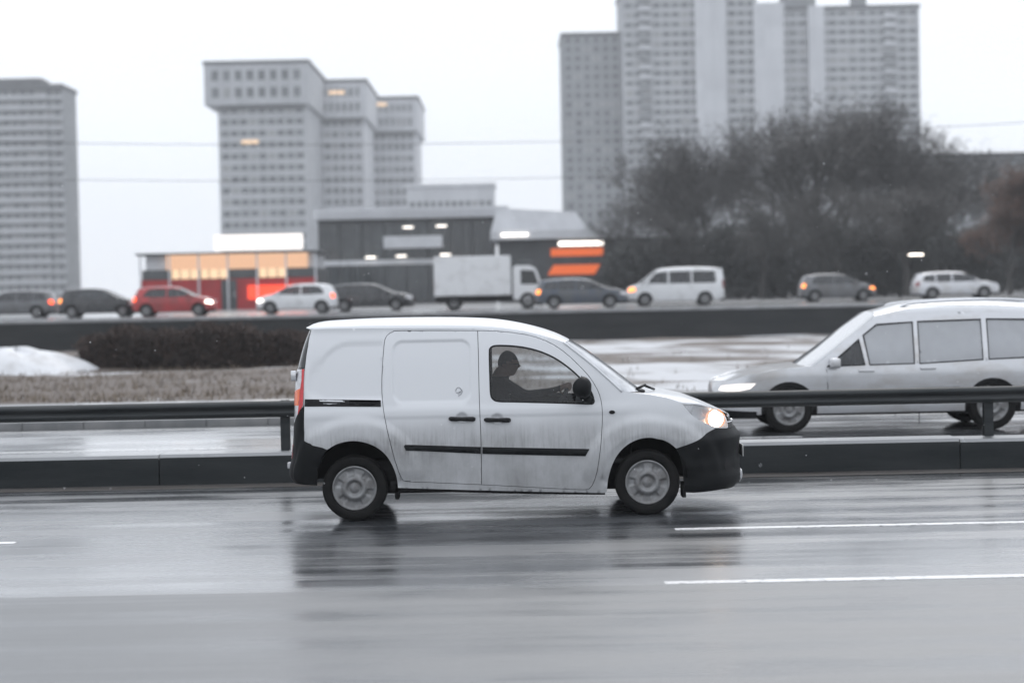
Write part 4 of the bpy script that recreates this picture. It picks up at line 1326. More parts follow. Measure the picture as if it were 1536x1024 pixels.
HATCH = dict(
    nose=[(2.00, .15), (2.05, .40), (2.04, .60), (1.97, .76)], tail=[(-2.00, .15), (-2.05, .5), (-2.0, .85), (-1.90, 1.1), (-1.72, 1.42)],
    w=[(.15, .82), (.4, .86), (.7, .87), (.95, .84), (1.2, .72), (1.45, .60)], xf=1.25, xr=-1.5, z0=.20, wheels=(-1.28, 1.30, .31),
    segs=[('roof', [('T', 1.39), (-1.70, 1.39), (-1.1, 1.42), (-.4, 1.43), (.1, 1.41), (.36, 1.36)], [(-1.76, 1.41), (-1.4, 1.47), (-.8, 1.50), (-.3, 1.50), (.1, 1.475), (.42, 1.40)], 'paint'),
          ('windshield', [(.36, 1.36), (.75, 1.15), (1.08, .97)], [(.42, 1.40), (.85, 1.19), (1.28, .99)], 'glass'),
          ('hood', [(1.08, .97), (1.45, .91), (1.8, .80), ('N', .74)], [(1.28, .99), (1.6, .93), (1.86, .83), (1.97, .74)], 'paint')],
    windows=[[(.92, 1.0), (.86, 1.06), (.42, 1.31), (.12, 1.36), (-.22, 1.37), (-.22, .96)], [(-.30, .96), (-.30, 1.37), (-.9, 1.36), (-1.18, 1.32), (-1.42, 1.08), (-1.40, 1.0)]],
    head=[(1.62, .66), (1.70, .78), (1.9, .76), (1.98, .66), (1.93, .60)], taill=[(-1.75, .98), (-1.90, .98), (-1.97, .78), (-1.80, .76)],
    mirror=(.85, 1.02), seat=.1, zseat=1.2)
ESTATE = dict(
    nose=[(2.28, .15), (2.33, .40), (2.32, .60), (2.24, .76)], tail=[(-2.26, .15), (-2.30, .5), (-2.26, .85), (-2.18, 1.05), (-2.0, 1.38)],
    w=[(.15, .84), (.4, .89), (.7, .90), (.95, .87), (1.2, .74), (1.45, .62)], xf=1.5, xr=-1.75, z0=.20, wheels=(-1.36, 1.38, .32),
    segs=[('roof', [('T', 1.35), (-1.98, 1.35), (-1.3, 1.40), (-.4, 1.42), (.1, 1.40), (.40, 1.34)], [(-2.06, 1.37), (-1.6, 1.44), (-.9, 1.48), (-.3, 1.49), (.15, 1.46), (.48, 1.38)], 'paint'),
          ('windshield', [(.40, 1.34), (.85, 1.12), (1.2, .95)], [(.48, 1.38), (.95, 1.16), (1.4, .97)], 'glass'),
          ('hood', [(1.2, .95), (1.6, .90), (2.05, .80), ('N', .74)], [(1.4, .97), (1.8, .92), (2.12, .83), (2.24, .74)], 'paint')],
    windows=[[(1.02, .97), (.95, 1.04), (.46, 1.29), (.12, 1.34), (-.26, 1.35), (-.26, .94)], [(-.34, .94), (-.34, 1.35), (-1.0, 1.34), (-1.12, 1.33), (-1.12, .95)], [(-1.20, .96), (-1.20, 1.32), (-1.72, 1.28), (-1.84, 1.05), (-1.80, .99)]],
    head=[(1.85, .66), (1.95, .78), (2.18, .76), (2.26, .66), (2.2, .60)], taill=[(-2.0, .95), (-2.17, .95), (-2.25, .74), (-2.05, .72)],
    mirror=(.95, .99), seat=.1, zseat=1.18)
MINIBUS = dict(
    nose=[(2.40, .15), (2.46, .45), (2.44, .70), (2.36, .95)], tail=[(-2.42, .15), (-2.45, .6), (-2.43, 1.2), (-2.36, 1.85)],
    w=[(.15, .88), (.4, .94), (.9, .95), (1.15, .93), (1.5, .86), (1.9, .78)], xf=1.75, xr=-2.05, pr=6.0, z0=.24, wheels=(-1.45, 1.55, .33),
    segs=[('roof', [('T', 1.82), (-2.3, 1.83), (-1.3, 1.86), (-.2, 1.86), (.6, 1.83), (.95, 1.76)], [(-2.38, 1.85), (-1.6, 1.93), (-.5, 1.95), (.3, 1.93), (.7, 1.89), (1.02, 1.80)], 'paint'),
          ('windshield', [(.95, 1.76), (1.35, 1.42), (1.68, 1.12)], [(1.02, 1.80), (1.45, 1.46), (1.86, 1.13)], 'glass'),
          ('hood', [(1.68, 1.12), (1.95, 1.07), (2.2, .99), ('N', .93)], [(1.86, 1.13), (2.05, 1.08), (2.26, 1.01), (2.36, .93)], 'paint')],
    windows=[[(1.45, 1.16), (1.40, 1.24), (.98, 1.64), (.7, 1.70), (.42, 1.71), (.42, 1.14)], [(.32, 1.14), (.32, 1.71), (-.75, 1.72), (-.75, 1.14)], [(-.85, 1.14), (-.85, 1.72), (-1.95, 1.70), (-2.0, 1.2), (-1.95, 1.14)]],
    head=[(2.0, .80), (2.08, .98), (2.28, .96), (2.38, .82), (2.3, .74)], taill=[(-2.3, 1.25), (-2.41, 1.25), (-2.43, .85), (-2.33, .85)],
    mirror=(1.4, 1.2), seat=.6, zseat=1.45)
# the large silver people carrier on the opposite carriageway, traced; it faces left
YM = 27.6
MX0 = P(1335, 640, YM).x
def mp_(px, py, dy=0.0):
    p = P(px, py, YM + dy); return (-(p.x - MX0), p.z)
def ml_(*pts, dy=0.0): return [mp_(a, b, dy) for a, b in pts]
nz_, tz_ = mp_(1072, 600)[0], mp_(1606, 600)[0]
roofE = ml_((1592, 474), (1560, 470), (1500, 467), (1420, 468), (1350, 471), (1312, 478))
MPV = dict(
    nose=[(nz_ - .06, .15), (nz_, .45), (nz_ - .02, .65), (nz_ - .10, .84)], tail=[(tz_ + .02, .15), (tz_, .6), (tz_ + .04, 1.1), (tz_ + .14, 1.7)],
    w=[(.15, .86), (.4, .92), (.8, .93), (1.05, .90), (1.4, .80), (1.75, .70)], xf=nz_ - .75, xr=tz_ + .40, pr=5.0, z0=.22,
    wheels=(mp_(1490, 600)[0], mp_(1184, 600)[0], .335),
    segs=[('roof', [('T', roofE[0][1])] + roofE, ml_((1598, 470), (1570, 460), (1530, 453), (1470, 450), (1400, 450), (1350, 454), (1302, 467), dy=.9), 'paint'),
          ('windshield', roofE[-1:] + ml_((1282, 500), (1250, 527), (1222, 549)), ml_((1302, 467), (1268, 494), (1232, 521), (1196, 546), dy=.9), 'glass'),
          ('hood', ml_((1222, 549), (1175, 553), (1125, 563), (1098, 571)) + [('N', mp_(1080, 576)[1])], ml_((1196, 546), (1155, 550), (1112, 560), (1085, 572), dy=.9) + [(nz_ - .09, mp_(1080, 576)[1])], 'paint')],
    windows=[ml_((1240, 549.5), (1256, 538), (1290, 509), (1298, 547)), ml_((1305, 547), (1297, 503), (1318, 487), (1372, 483), (1372, 545)), ml_((1380, 545), (1380, 482.5), (1475, 479), (1475, 539)), ml_((1484, 538.5), (1484, 478.5), (1570, 479), (1582, 500), (1580, 534))],
    head=ml_((1082, 587), (1086, 580), (1110, 576), (1134, 575), (1126, 583), (1104, 588.5)), taill=ml_((1592, 520), (1601, 520), (1603, 560), (1594, 560)),
    mirror=mp_(1252, 545), seat=.3, zseat=1.35)
mv = car('people_carrier', 'large silver people carrier with roof rails heading left beyond the guard rail', (MX0, YM + .93, 0), PI, MPV, 'silver_paint', .045, glass_m='pale_glass', noseg=30, head='drl_lit')
for sd in (-1, 1):
    bm = BM()
    a = [P(x, y, YM + .3) for x, y in ((1350, 463), (1362, 456), (1420, 451), (1500, 448.5), (1560, 452), (1572, 458))]
    tube(bm, [(-(p.x - MX0), sd * .58, p.z) for p in spline([tuple(v) for v in a], 3) for p in (Vector(p),)], .022, 6)
    obj('roof_rail', bm, 'chrome', mv)
bm = BM(); q1 = mp_(1210, 580); q2 = mp_(1595, 572)
Sm = Skin(MPV['nose'], MPV['tail'], MPV['w'], MPV['xf'], MPV['xr'], 2.6, 5.0, 1.0, .9)
for sd in (-1, 1):
    Sm.panel(bm, [(mp_(1245, 590)[0], .50), (mp_(1245, 590)[0], .60), (mp_(1440, 590)[0], .62), (mp_(1440, 590)[0], .52)], [], .05, .008, .012, (sd,))
obj('side_moulding', bm, 'black_plastic', mv)
bm = BM()
for xx, zz in ((1300, 556), (1392, 552)):
    c = mp_(xx, zz)
    for sd in (-1, 1): box(bm, c[0] - .11, c[0] + .11, sd * .935 - .02, sd * .935 + .02, c[1] - .018, c[1] + .018, bev=.008)
obj('door_handle', bm, 'silver_paint', mv)
# door gaps
for xx, za, zb_ in ((1376.5, 541, 636), (1480, 537, 612), (1240, 553, 610)):
    for sd in (-1, 1):
        bm = BM(); p0, p1 = mp_(xx, za), mp_(xx + 4, zb_)
        tube(bm, [Sm.at(Sm.qx(p0[0], p0[1]), p0[1], .0, sd), Sm.at(Sm.qx((p0[0] + p1[0]) / 2, .7), (p0[1] + p1[1]) / 2, .0, sd), Sm.at(Sm.qx(p1[0], p1[1]), p1[1], .0, sd)], .006, 5)
        obj('door_gap', bm, 'jamb_dark', mv)

# ------------------------------------------------------------------ traffic on the upper street
GT = 'vehicles on the upper street'
def street_car(name, label, px, Y, T, paint, face, cat='car', **k):
    x = P(px, 450, Y).x
    return car(name, label, (x, Y, ZU + .005), 0 if face > 0 else PI, T, paint, .16, GT, cat, noseg=9, **k)
street_car('car', 'dark grey estate car with red tail lights at the left end of the upper street', 22, 104, ESTATE, 'grey_paint', -1)
street_car('car', 'black hatchback with an amber lit lamp, left of the red hatchback', 150, 99, HATCH, 'dark_paint', 1, tail='amber_lit', head='clear_lens')
street_car('car', 'bright red hatchback standing before the red and white kiosk', 262, 97, HATCH, 'red_paint', 1)
street_car('car', 'white hatchback below the glowing red sign of the kiosk', 446, 98, HATCH, 'white_paint', -1)
street_car('car', 'black estate car between the white hatchback and the white box lorry', 556, 104, ESTATE, 'dark_paint', 1, tail='dark_red_lens', head='clear_lens')
street_car('car', 'dark blue estate car right of the white box lorry', 872, 96, ESTATE, 'blue_paint', 1, tail='amber_lit', head='clear_lens')
street_car('minibus', 'white minibus near the middle of the upper street', 1012, 98, MINIBUS, 'white_paint', -1, 'minibus', head='amber_lit', tail='dark_red_lens')
street_car('car', 'dark grey hatchback with lit amber lamps under the bare trees', 1255, 104, HATCH, 'grey_paint', 1, tail='amber_lit', head='amber_lit')
street_car('car', 'silver estate car at the right end of the upper street', 1432, 104, ESTATE, 'silver_paint', 1, tail='dark_red_lens', head='clear_lens')
# box lorry
x = P(716, 430, 101).x
lr = tag(empty('box_lorry', (x, 101, ZU + .005)), 'white box lorry parked on the upper street', 'lorry', GT)
bm = BM(); box(bm, -2.2, 1.75, -1.1, 1.1, .72, 2.75, bev=.04); obj('cargo_box', bm, 'white_paint', lr, smooth=False)
bm = BM()
pr = [(1.85, .45), (3.35, .45), (3.42, .75), (3.36, 1.2), (3.05, 2.05), (2.75, 2.22), (1.95, 2.22), (1.85, 2.1)]
ra = [[bm.verts.new((px_, y, pz_)) for px_, pz_ in pr] for y in (-1.0, 1.0)]
for k in range(len(pr)): bm.faces.new((ra[0][k], ra[0][(k + 1) % len(pr)], ra[1][(k + 1) % len(pr)], ra[1][k]))
bm.faces.new(ra[0][::-1]); bm.faces.new(ra[1]); fix_normals(bm)
bmesh.ops.bevel(bm, geom=bm.edges[:], offset=.05, segments=2, affect='EDGES')
cabm = obj('cab', bm, 'white_paint', lr, smooth=False)
for sd in (-1, 1):
    bm = BM(); v = [bm.verts.new((a, sd * 1.004, b)) for a, b in ((2.25, 1.25), (3.18, 1.25), (2.95, 1.95), (2.25, 2.0))]; bm.faces.new(v); bm.verts.ensure_lookup_table()
    r_ = bmesh.ops.extrude_face_region(bm, geom=bm.faces[:]); [setattr(g_, 'co', g_.co + Vector((0, sd * .004, 0))) for g_ in r_['geom'] if isinstance(g_, bmesh.types.BMVert)]
    obj('window', bm, 'privacy_glass', cabm, smooth=False)
bm = BM(); box(bm, -2.15, 3.0, -.45, .45, .40, .70); box(bm, -1.9, -.9, -1.02, -.9, .35, .7); obj('chassis', bm, 'jamb_dark', lr, smooth=False)
for cx in (2.6, -1.2):
    for sd in (1, -1): make_wheel(lr, (cx, -sd * .92, .42), .42, sd, rc=.26, spokes=5)
# ------------------------------------------------------------------ buildings
pbr('snow_flake', (.85, .86, .88), .8)
facade('panel_grey', (.42, .43, .445), (.32, .33, .345), 6.0, 3.0)
facade('panel_dark', (.24, .25, .26), (.18, .19, .20), 6.0, 3.0)
facade('panel_light', (.54, .55, .57), (.44, .45, .47), 6.0, 3.0)
pbr('parapet', (.42, .43, .45), .8, col2=(.34, .35, .36), scale=.4)
pbr('window_dark', (.025, .03, .034), .12, col2=(.07, .08, .085), scale=.35, rough2=.3, coat=.3)
pbr('roof_dark', (.05, .053, .056), .8, col2=(.08, .083, .086), scale=.5)
pbr('metal_white', (.62, .63, .65), .45, col2=(.50, .51, .53), scale=.6)
pbr('shop_dark', (.035, .04, .043), .3, col2=(.07, .075, .08), scale=.6, rough2=.5)
pbr('red_panel', (.40, .018, .022), .4, col2=(.28, .02, .022), scale=.7)
pbr('orange_sign', (.62, .10, .035), .45)
emis('sign_white', (1, .95, .92), 1.35)
emis('sign_peach', (1.0, .60, .38), .85)
emis('sign_red', (1.0, .09, .045), 1.5)
emis('sign_orange', (1.0, .20, .06), .75)
emis('room_lit', (1.0, .70, .45), 1.1)
emis('shop_lamp', (1.0, .93, .86), 4.0)

RW = random.Random(4)
pbr('window_mid', (.06, .068, .074), .15, col2=(.10, .11, .115), scale=.3, coat=.3)
pbr('window_curtain', (.19, .195, .20), .4, col2=(.26, .26, .255), scale=.5)
def wbox(name, parent, x0, x1, y0, y1, z0, z1, mat, bev=0.0):
    bm = BM(); box(bm, x0, x1, y0, y1, z0, z1, bev=bev)
    return obj(name, bm, mat, parent, smooth=False)
def ribbon(parent, x0, x1, y, z0, z1, n, mat='window_dark', rd=None, gap=.35, name='window_band', side=None):
    """one storey's strip of windows: n separate panes set in the wall face at y (or on the side wall at x = side)"""
    bm = BM(); st = (x1 - x0) / n
    run = [(x0, y + .02), (x0, y - .14)]
    for k in range(n):
        a, b = x0 + st * k + gap / 2, x0 + st * (k + 1) - gap / 2
        run += [(a, y - .14), (a, y - .02), (b, y - .02), (b, y - .14)]
    run += [(x1, y - .14), (x1, y + .02)]
    lo_ = [bm.verts.new((p[0], p[1], z0)) for p in run]; hi_ = [bm.verts.new((p[0], p[1], z1)) for p in run]
    for k in range(len(run) - 1):
        f = bm.faces.new((lo_[k], lo_[k + 1], hi_[k + 1], hi_[k])); f.material_index = RW.choice((1, 1, 1, 2, 2, 3)) if (k >= 3 and (k - 3) % 4 == 0 and k < len(run) - 2) else 0
    wallm = parent.get('wall_mat') or 'parapet'
    return obj(name, bm, [wallm, mat, 'window_mid', 'window_curtain'], parent, smooth=False)

pbr('bush_leaf', (.040, .043, .042), .8, col2=(.06, .062, .06), scale=1.0)
# --- residential tower at the left edge
D1 = 580.0
xl, xr_ = P(-60, 300, D1).x, P(98, 300, D1).x
zt = P(40, 134, D1).z
tA = tag(empty('residential_tower', ((xl + xr_) / 2, D1, ZU)), 'grey residential tower with white banded balconies at the left edge', 'tower block')
hw = (xr_ - xl) / 2; H = zt - ZU
wbox('wall', tA, -hw, hw, 0, 18, 0, H, 'panel_dark')
bm = BM(); box(bm, -hw - .4, hw + .4, -1.9, 18.4, H, H + 1.2); box(bm, -hw * .5, hw * .55, 3, 14, H + 1.2, H + 3.6); obj('roof', bm, 'roof_dark', tA, smooth=False)
nf = 21; fh = H / nf
for k in range(nf):
    z = k * fh
    bm = BM()
    box(bm, -hw - .1, hw - 4.2, -1.6, 0, z - .12, z + .12); box(bm, -hw - .1, hw - 4.2, -1.6, -1.45, z + .12, z + 1.25)
    obj('balcony', bm, 'parapet', tA, smooth=False)
    bm = BM()
    box(bm, hw - 3.9, hw + .1, -1.2, 0, z - .12, z + .12); box(bm, hw - 3.9, hw + .1, -1.2, -1.06, z + .12, z + .95)
    obj('balcony', bm, 'parapet', tA, smooth=False)
    ribbon(tA, -hw + .3, hw - .3, 0, z + .9, z + 2.45, 12)

# --- office block of three staggered sections
tB = tag(empty('office_block', (P(455, 300, 547).x, 547, ZU)), 'pale grey office block of three staggered sections with projecting crowns', 'office block')
bx = tB.location.x
for (pa, pb, D, pt, pc, mat, nf, ca) in ((330, 462, 547, 97, 158, 'panel_grey', 17, 308), (462, 548, 592, 125, 178, 'panel_light', 16, 455), (548, 625, 640, 150, 198, 'panel_light', 15, 542)):
    a, b = P(pa, 300, D).x - bx, P(pb, 300, D).x - bx
    cz0, cz1 = P((pa + pb) / 2, pc, D).z - ZU, P((pa + pb) / 2, pt, D).z - ZU
    ac = P(ca, 130, D).x - bx; y = D - 547
    wbox('wall', tB, a, b, y, y + 44, 0, cz0, mat)
    bm = BM(); box(bm, ac, b + 1.2, y - 2.5, y + 46, cz0, cz1, bev=.25); cr = obj('crown', bm, 'panel_light' if mat != 'panel_grey' else 'panel_grey', tB, smooth=False)
    wbox('roof', tB, ac - .3, b + 1.5, y - 2.8, y + 46.3, cz1, cz1 + .9, 'roof_dark')
    wbox('crown_shade_strip', tB, a + .3, b - .3, y - .35, y + 44.3, cz0 - 1.3, cz0 - .02, 'roof_dark')  # dark strip painted in as the shade under the crown
    fh = cz0 / nf
    for k in range(nf):
        ribbon(tB, a + .6, b - .6, y, k * fh + fh * .32, k * fh + fh * .80, 9 if mat == 'panel_grey' else 7, gap=.5 if mat == 'panel_grey' else 1.0)
    for k in range(2):
        ribbon(cr, ac + 1.5, b - .5, y - 2.5, cz0 + (cz1 - cz0) * (.18 + .42 * k), cz0 + (cz1 - cz0) * (.42 + .42 * k), 8, 'window_dark', gap=1.2)
for (px, py, D, w_) in ((375, 213, 546.9, 2.4), (505, 139, 589.4, 2.4), (570, 157, 637.4, 2.2)):
    p = P(px, py, D)
    wbox('lit_window', tB, p.x - bx - w_, p.x - bx + w_, D - 547 - .12, D - 547 - .03, p.z - ZU - .5, p.z - ZU + .5, 'room_lit')

# --- high-rise at the right, two wings and stair shafts
D3 = 560.0
tC = tag(empty('high_rise', (P(1120, 300, D3).x, D3, ZU)), 'tall grey high rise with stepped left wing towering above the bare trees', 'high rise')
cx3 = tC.location.x
def zz3(px, py, D): return P(px, py, D).z - ZU
vols = ((848, 938, 6, 50, 'panel_dark', 28, 6), (938, 1140, 0, -14, 'panel_grey', 31, 14), (1140, 1386, 3, 12, 'panel_grey', 30, 16))
for pa, pb, dy, top, mat, nf, nw in vols:
    a, b = P(pa, 300, D3).x - cx3, P(pb, 300, D3).x - cx3; h = zz3((pa + pb) / 2, top, D3)
    wbox('wall', tC, a, b, dy, dy + 26, 0, h, mat)
    wbox('roof', tC, a - .3, b + .3, dy - .4, dy + 26.4, h, h + 1.0, 'roof_dark')
    fh = h / nf
    for k in range(4, nf):
        ribbon(tC, a + .5, b - .5, dy, k * fh + fh * .30, k * fh + fh * .78, nw, gap=.55)
for pa, pb, dy, top in ((1046, 1092, -2.2, -8), (1134, 1180, -1.0, 5), (1218, 1242, 1.0, 8)):
    a, b = P(pa, 300, D3).x - cx3, P(pb, 300, D3).x - cx3
    wbox('bay', tC, a, b, dy, 3.2, 0, zz3((pa + pb) / 2, top, D3), 'panel_light')

# roof plant, aerials and balconies that break up the slabs
for a, b, d, h_, dz in ((-38, -33, 8, 4, vols[1]), (-20, -12, 6, 3.2, vols[1]), (12, 22, 8, 3.5, vols[2]), (33, 37, 9, 5, vols[2])):
    top = zz3((dz[0] + dz[1]) / 2, dz[3], D3) + 1.0
    wbox('roof_plant', tC, a, b, d, d + 5, top, top + h_, 'panel_dark')
for pa, pb, dy, top, mat, nf, nw in vols[1:]:
    a, b = P(pa, 300, D3).x - cx3, P(pb, 300, D3).x - cx3; fh = zz3((pa + pb) / 2, top, D3) / nf
    for k in range(5, nf):
        xa = a + (b - a) * (.12 if mat == 'panel_grey' and nw == 14 else .78)
        bm = BM(); box(bm, xa, xa + 3.4, dy - 1.3, dy - .01, k * fh - .1, k * fh + .1); box(bm, xa, xa + 3.4, dy - 1.3, dy - 1.2, k * fh + .1, k * fh + 1.15)
        obj('balcony', bm, RW.choice(('parapet', 'panel_light', 'panel_dark')), tC, smooth=False)
# --- far low slab block between office block and high-rise
p0, p1 = P(610, 300, 430), P(742, 300, 430)
tD = tag(empty('slab_block', ((p0.x + p1.x) / 2, 430, ZU)), 'long pale low block far behind the shopping pavilion', 'building')
hw = (p1.x - p0.x) / 2; h = P(676, 280, 430).z - ZU
wbox('wall', tD, -hw, hw, 0, 16, 0, h, 'panel_light'); wbox('roof', tD, -hw - .3, hw + .3, -.4, 16.4, h, h + .7, 'metal_white')
for k in range(int(h / 3.1)): ribbon(tD, -hw + .5, hw - .5, 0, k * 3.1 + 1.0, k * 3.1 + 2.5, 12, gap=.8)

# --- dark glass shopping pavilion
D5 = 172.0
p0, p1 = P(478, 400, D5), P(742, 400, D5)
tE = tag(empty('shopping_pavilion', ((p0.x + p1.x) / 2, D5, ZU)), 'dark glazed shopping pavilion with a pale ribbed roof fascia', 'shop')
hw = (p1.x - p0.x) / 2; h = P(610, 328, D5).z - ZU; ht = P(610, 313, D5).z - ZU
wbox('wall', tE, -hw, hw, .3, 22, 0, h, 'shop_dark')
fa = wbox('fascia', tE, -hw - .3, hw + 1.2, -.9, .25, h, ht, 'metal_white')
bm = BM()
for k in range(40): box(bm, -hw + .2 + k * (2 * hw / 40), -hw + .45 + k * (2 * hw / 40), -.98, -.9, h + .12, ht - .12)
obj('rib', bm, 'panel_light', fa, smooth=False)
wbox('roof', tE, -hw - .4, hw + 1.3, .25, 22.4, h + .02, ht + .1, 'panel_light')
nb = 8; st = 2 * hw / nb
for fl in range(2):
    z0 = .2 + fl * h * .5; z1 = z0 + h * .5 - .5
    for k in range(nb):
        wn = wbox('window', tE, -hw + k * st + .12, -hw + (k + 1) * st - .12, .20, .29, z0, z1, 'window_dark')
        wbox('mullion', wn, -hw + (k + .5) * st - .04, -hw + (k + .5) * st + .04, .15, .2, z0, z1, 'shop_dark')
wbox('floor_band', tE, -hw - .05, hw + .05, .05, .29, h * .5 - .28, h * .5 + .18, 'metal_white')
p = P(620, 363, D5); wbox('awning', tE, p.x - tE.location.x - 2.6, p.x - tE.location.x + 2.6, -.8, .3, P(620, 372, D5).z - ZU, P(620, 354, D5).z - ZU, 'metal_white')
for px, py in ((612, 341), (662, 339), (556, 386), (602, 384), (668, 382)):
    p = P(px, py, D5 - .5); wbox('lamp', tE, p.x - tE.location.x - .45, p.x - tE.location.x + .45, -.62, -.5, p.z - ZU - .05, p.z - ZU + .05, 'shop_lamp')
p = P(690, 390, D5 - .5); wbox('lit_sign', tE, p.x - tE.location.x - 1.6, p.x - tE.location.x + 1.6, -.6, -.4, p.z - ZU - .14, p.z - ZU + .14, 'sign_orange')

# --- long low shop with pale roof and orange sign
D6 = 160.0
p0, p1 = P(748, 400, D6), P(1000, 400, D6)
tF = tag(empty('corner_shop', ((p0.x + p1.x) / 2, D6, ZU)), 'low dark shop with pale flat roof and an orange sign panel', 'shop')
fx = tF.location.x; hw = (p1.x - p0.x) / 2; h = P(870, 358, D6).z - ZU; ht = P(870, 344, D6).z - ZU
wbox('wall', tF, -hw, hw, 0, 16, 0, h, 'shop_dark')
bm = BM(); box(bm, -hw - .6, hw + .5, -1.6, 16.5, h, ht, bev=.05); obj('roof', bm, 'metal_white', tF, smooth=False)
a, b = P(735, 320, D6 + 4).x - fx, P(882, 320, D6 + 4).x - fx
bm = BM(); v = [(a, 4, ht), (b, 4, ht), (b - 1.0, 4, P(880, 318, D6 + 4).z - ZU), (a + .6, 4, P(740, 312, D6 + 4).z - ZU)]
lo_ = [bm.verts.new(q_) for q_ in v]; hi_ = [bm.verts.new((q_[0], 13, q_[2])) for q_ in v]
bm.faces.new(lo_); bm.faces.new(hi_[::-1])
for k in range(4): bm.faces.new((lo_[k], hi_[k], hi_[(k + 1) % 4], lo_[(k + 1) % 4]))
fix_normals(bm); obj('roof_light', bm, 'metal_white', tF, smooth=False)
for k in range(9):
    st = 2 * hw / 9
    wbox('window', tF, -hw + k * st + .1, -hw + (k + 1) * st - .1, -.08, .02, .3, h - 1.5, 'window_dark')
def rbox(nm, pxa, pxb, pya, pyb, par, ox, D, yy, mat, sl=0.0):
    a, b = P(pxa, pya, D), P(pxb, pyb, D)
    bm = BM()
    q_ = [(a.x - ox + sl, b.z - ZU), (b.x - ox, b.z - ZU), (b.x - ox + sl, a.z - ZU), (a.x - ox + sl * 2, a.z - ZU)]
    f0 = [bm.verts.new((x_, yy, z_)) for x_, z_ in q_]; f1 = [bm.verts.new((x_, yy + .12, z_)) for x_, z_ in q_]
    bm.faces.new(f0); bm.faces.new(f1[::-1])
    for k in range(4): bm.faces.new((f0[k], f1[k], f1[(k + 1) % 4], f0[(k + 1) % 4]))
    fix_normals(bm); return obj(nm, bm, mat, par, smooth=False)
sg = rbox('sign_panel', 800, 935, 362, 412, tF, fx, D6 - .3, -.3, 'shop_dark')
rbox('sign_band', 826, 905, 373, 383, sg, fx, D6 - .44, -.44, 'sign_orange')
rbox('sign_band', 812, 892, 398, 411, sg, fx, D6 - .44, -.44, 'sign_orange', .5)
rbox('lamp', 838, 905, 363, 367, sg, fx, D6 - .44, -.44, 'shop_lamp')
for pxa, pxb, py in ((752, 792, 352),): rbox('lamp', pxa, pxb, py - 1, py + 1, tF, fx, D6 - 1.7, -1.75, 'shop_lamp')

# --- red and white kiosk with lit signs
D7 = 140.0
p0, p1 = P(212, 400, D7), P(474, 400, D7)
tG = tag(empty('kiosk', ((p0.x + p1.x) / 2, D7, ZU)), 'red and white kiosk with a lit white roof sign and warm lit front', 'kiosk')
gx = tG.location.x; hw = (p1.x - p0.x) / 2
def kz(py, px=343): return P(px, py, D7).z - ZU
wbox('wall', tG, -hw, hw, .2, 9, 0, kz(404), 'shop_dark')
wbox('red_wall', tG, -hw - .05, hw + .05, 0, .2, 0, kz(418), 'red_panel')
rbox('fascia', 250, 462, 382, 401, tG, gx, D7, -.25, 'sign_peach')
wbox('roof', tG, -hw - .3, hw + .3, -.6, 9.3, kz(381), kz(378), 'roof_dark')
wbox('upper_wall', tG, -hw + .3, hw - .2, .1, 8.8, kz(404), kz(381), 'metal_white')
k_ = 6; st = 2 * hw / k_
for k in range(k_): wbox('window', tG, -hw + k * st + .1, -hw + (k + 1) * st - .1, -.06, .1, kz(417), kz(403), 'room_lit' if k in (1, 2, 4) else 'window_dark')
for k in range(k_):
    if k in (1, 2, 4):
        for f_ in (.33, .67): wbox('mullion', tG, -hw + (k + f_) * st - .035, -hw + (k + f_) * st + .035, -.10, -.062, kz(417), kz(403), 'roof_dark')
dr = wbox('door', tG, -.55, .55, -.10, -.055, .02, 2.15, 'window_dark'); wbox('handle', dr, .38, .43, -.14, -.102, .9, 1.3, 'chrome')
for k in range(k_ + 1): wbox('post', tG, -hw + k * st - .06, -hw + k * st + .06, -.5, -.4, 0, kz(381), 'metal_white')
rs = rbox('roof_sign', 318, 452, 352, 373, tG, gx, D7, 1.0, 'sign_white')
bm = BM()
for px in (330, 362, 408, 440): 
    q_ = P(px, 376, D7).x - gx; box(bm, q_ - .05, q_ + .05, 1.02, 1.10, kz(378), kz(372))
obj('sign_leg', bm, 'roof_dark', tG, smooth=False)
rbox('lit_sign', 372, 460, 428, 447, tG, gx, D7, -.2, 'sign_red')
rbox('lit_sign', 222, 262, 430, 447, tG, gx, D7, -.2, 'red_panel')
rbox('lower_panel', 395, 470, 449, 458, tG, gx, D7, -.15, 'metal_white')

# --- low dark building behind the trees at the right
p0, p1 = P(1392, 300, 300), P(1640, 300, 300)
tH = tag(empty('terrace_block', ((p0.x + p1.x) / 2, 300, ZU)), 'low grey block half hidden by trees at the right edge', 'building')
hw = (p1.x - p0.x) / 2; h = P(1450, 236, 300).z - ZU
wbox('wall', tH, -hw, hw, 0, 14, 0, h, 'panel_dark'); wbox('roof', tH, -hw - .3, hw + .3, -.4, 14.4, h, h + .6, 'roof_dark')
for k in range(int(h / 3.1)): ribbon(tH, -hw + .5, hw - .5, 0, k * 3.1 + 1.0, k * 3.1 + 2.5, 9, gap=.8)

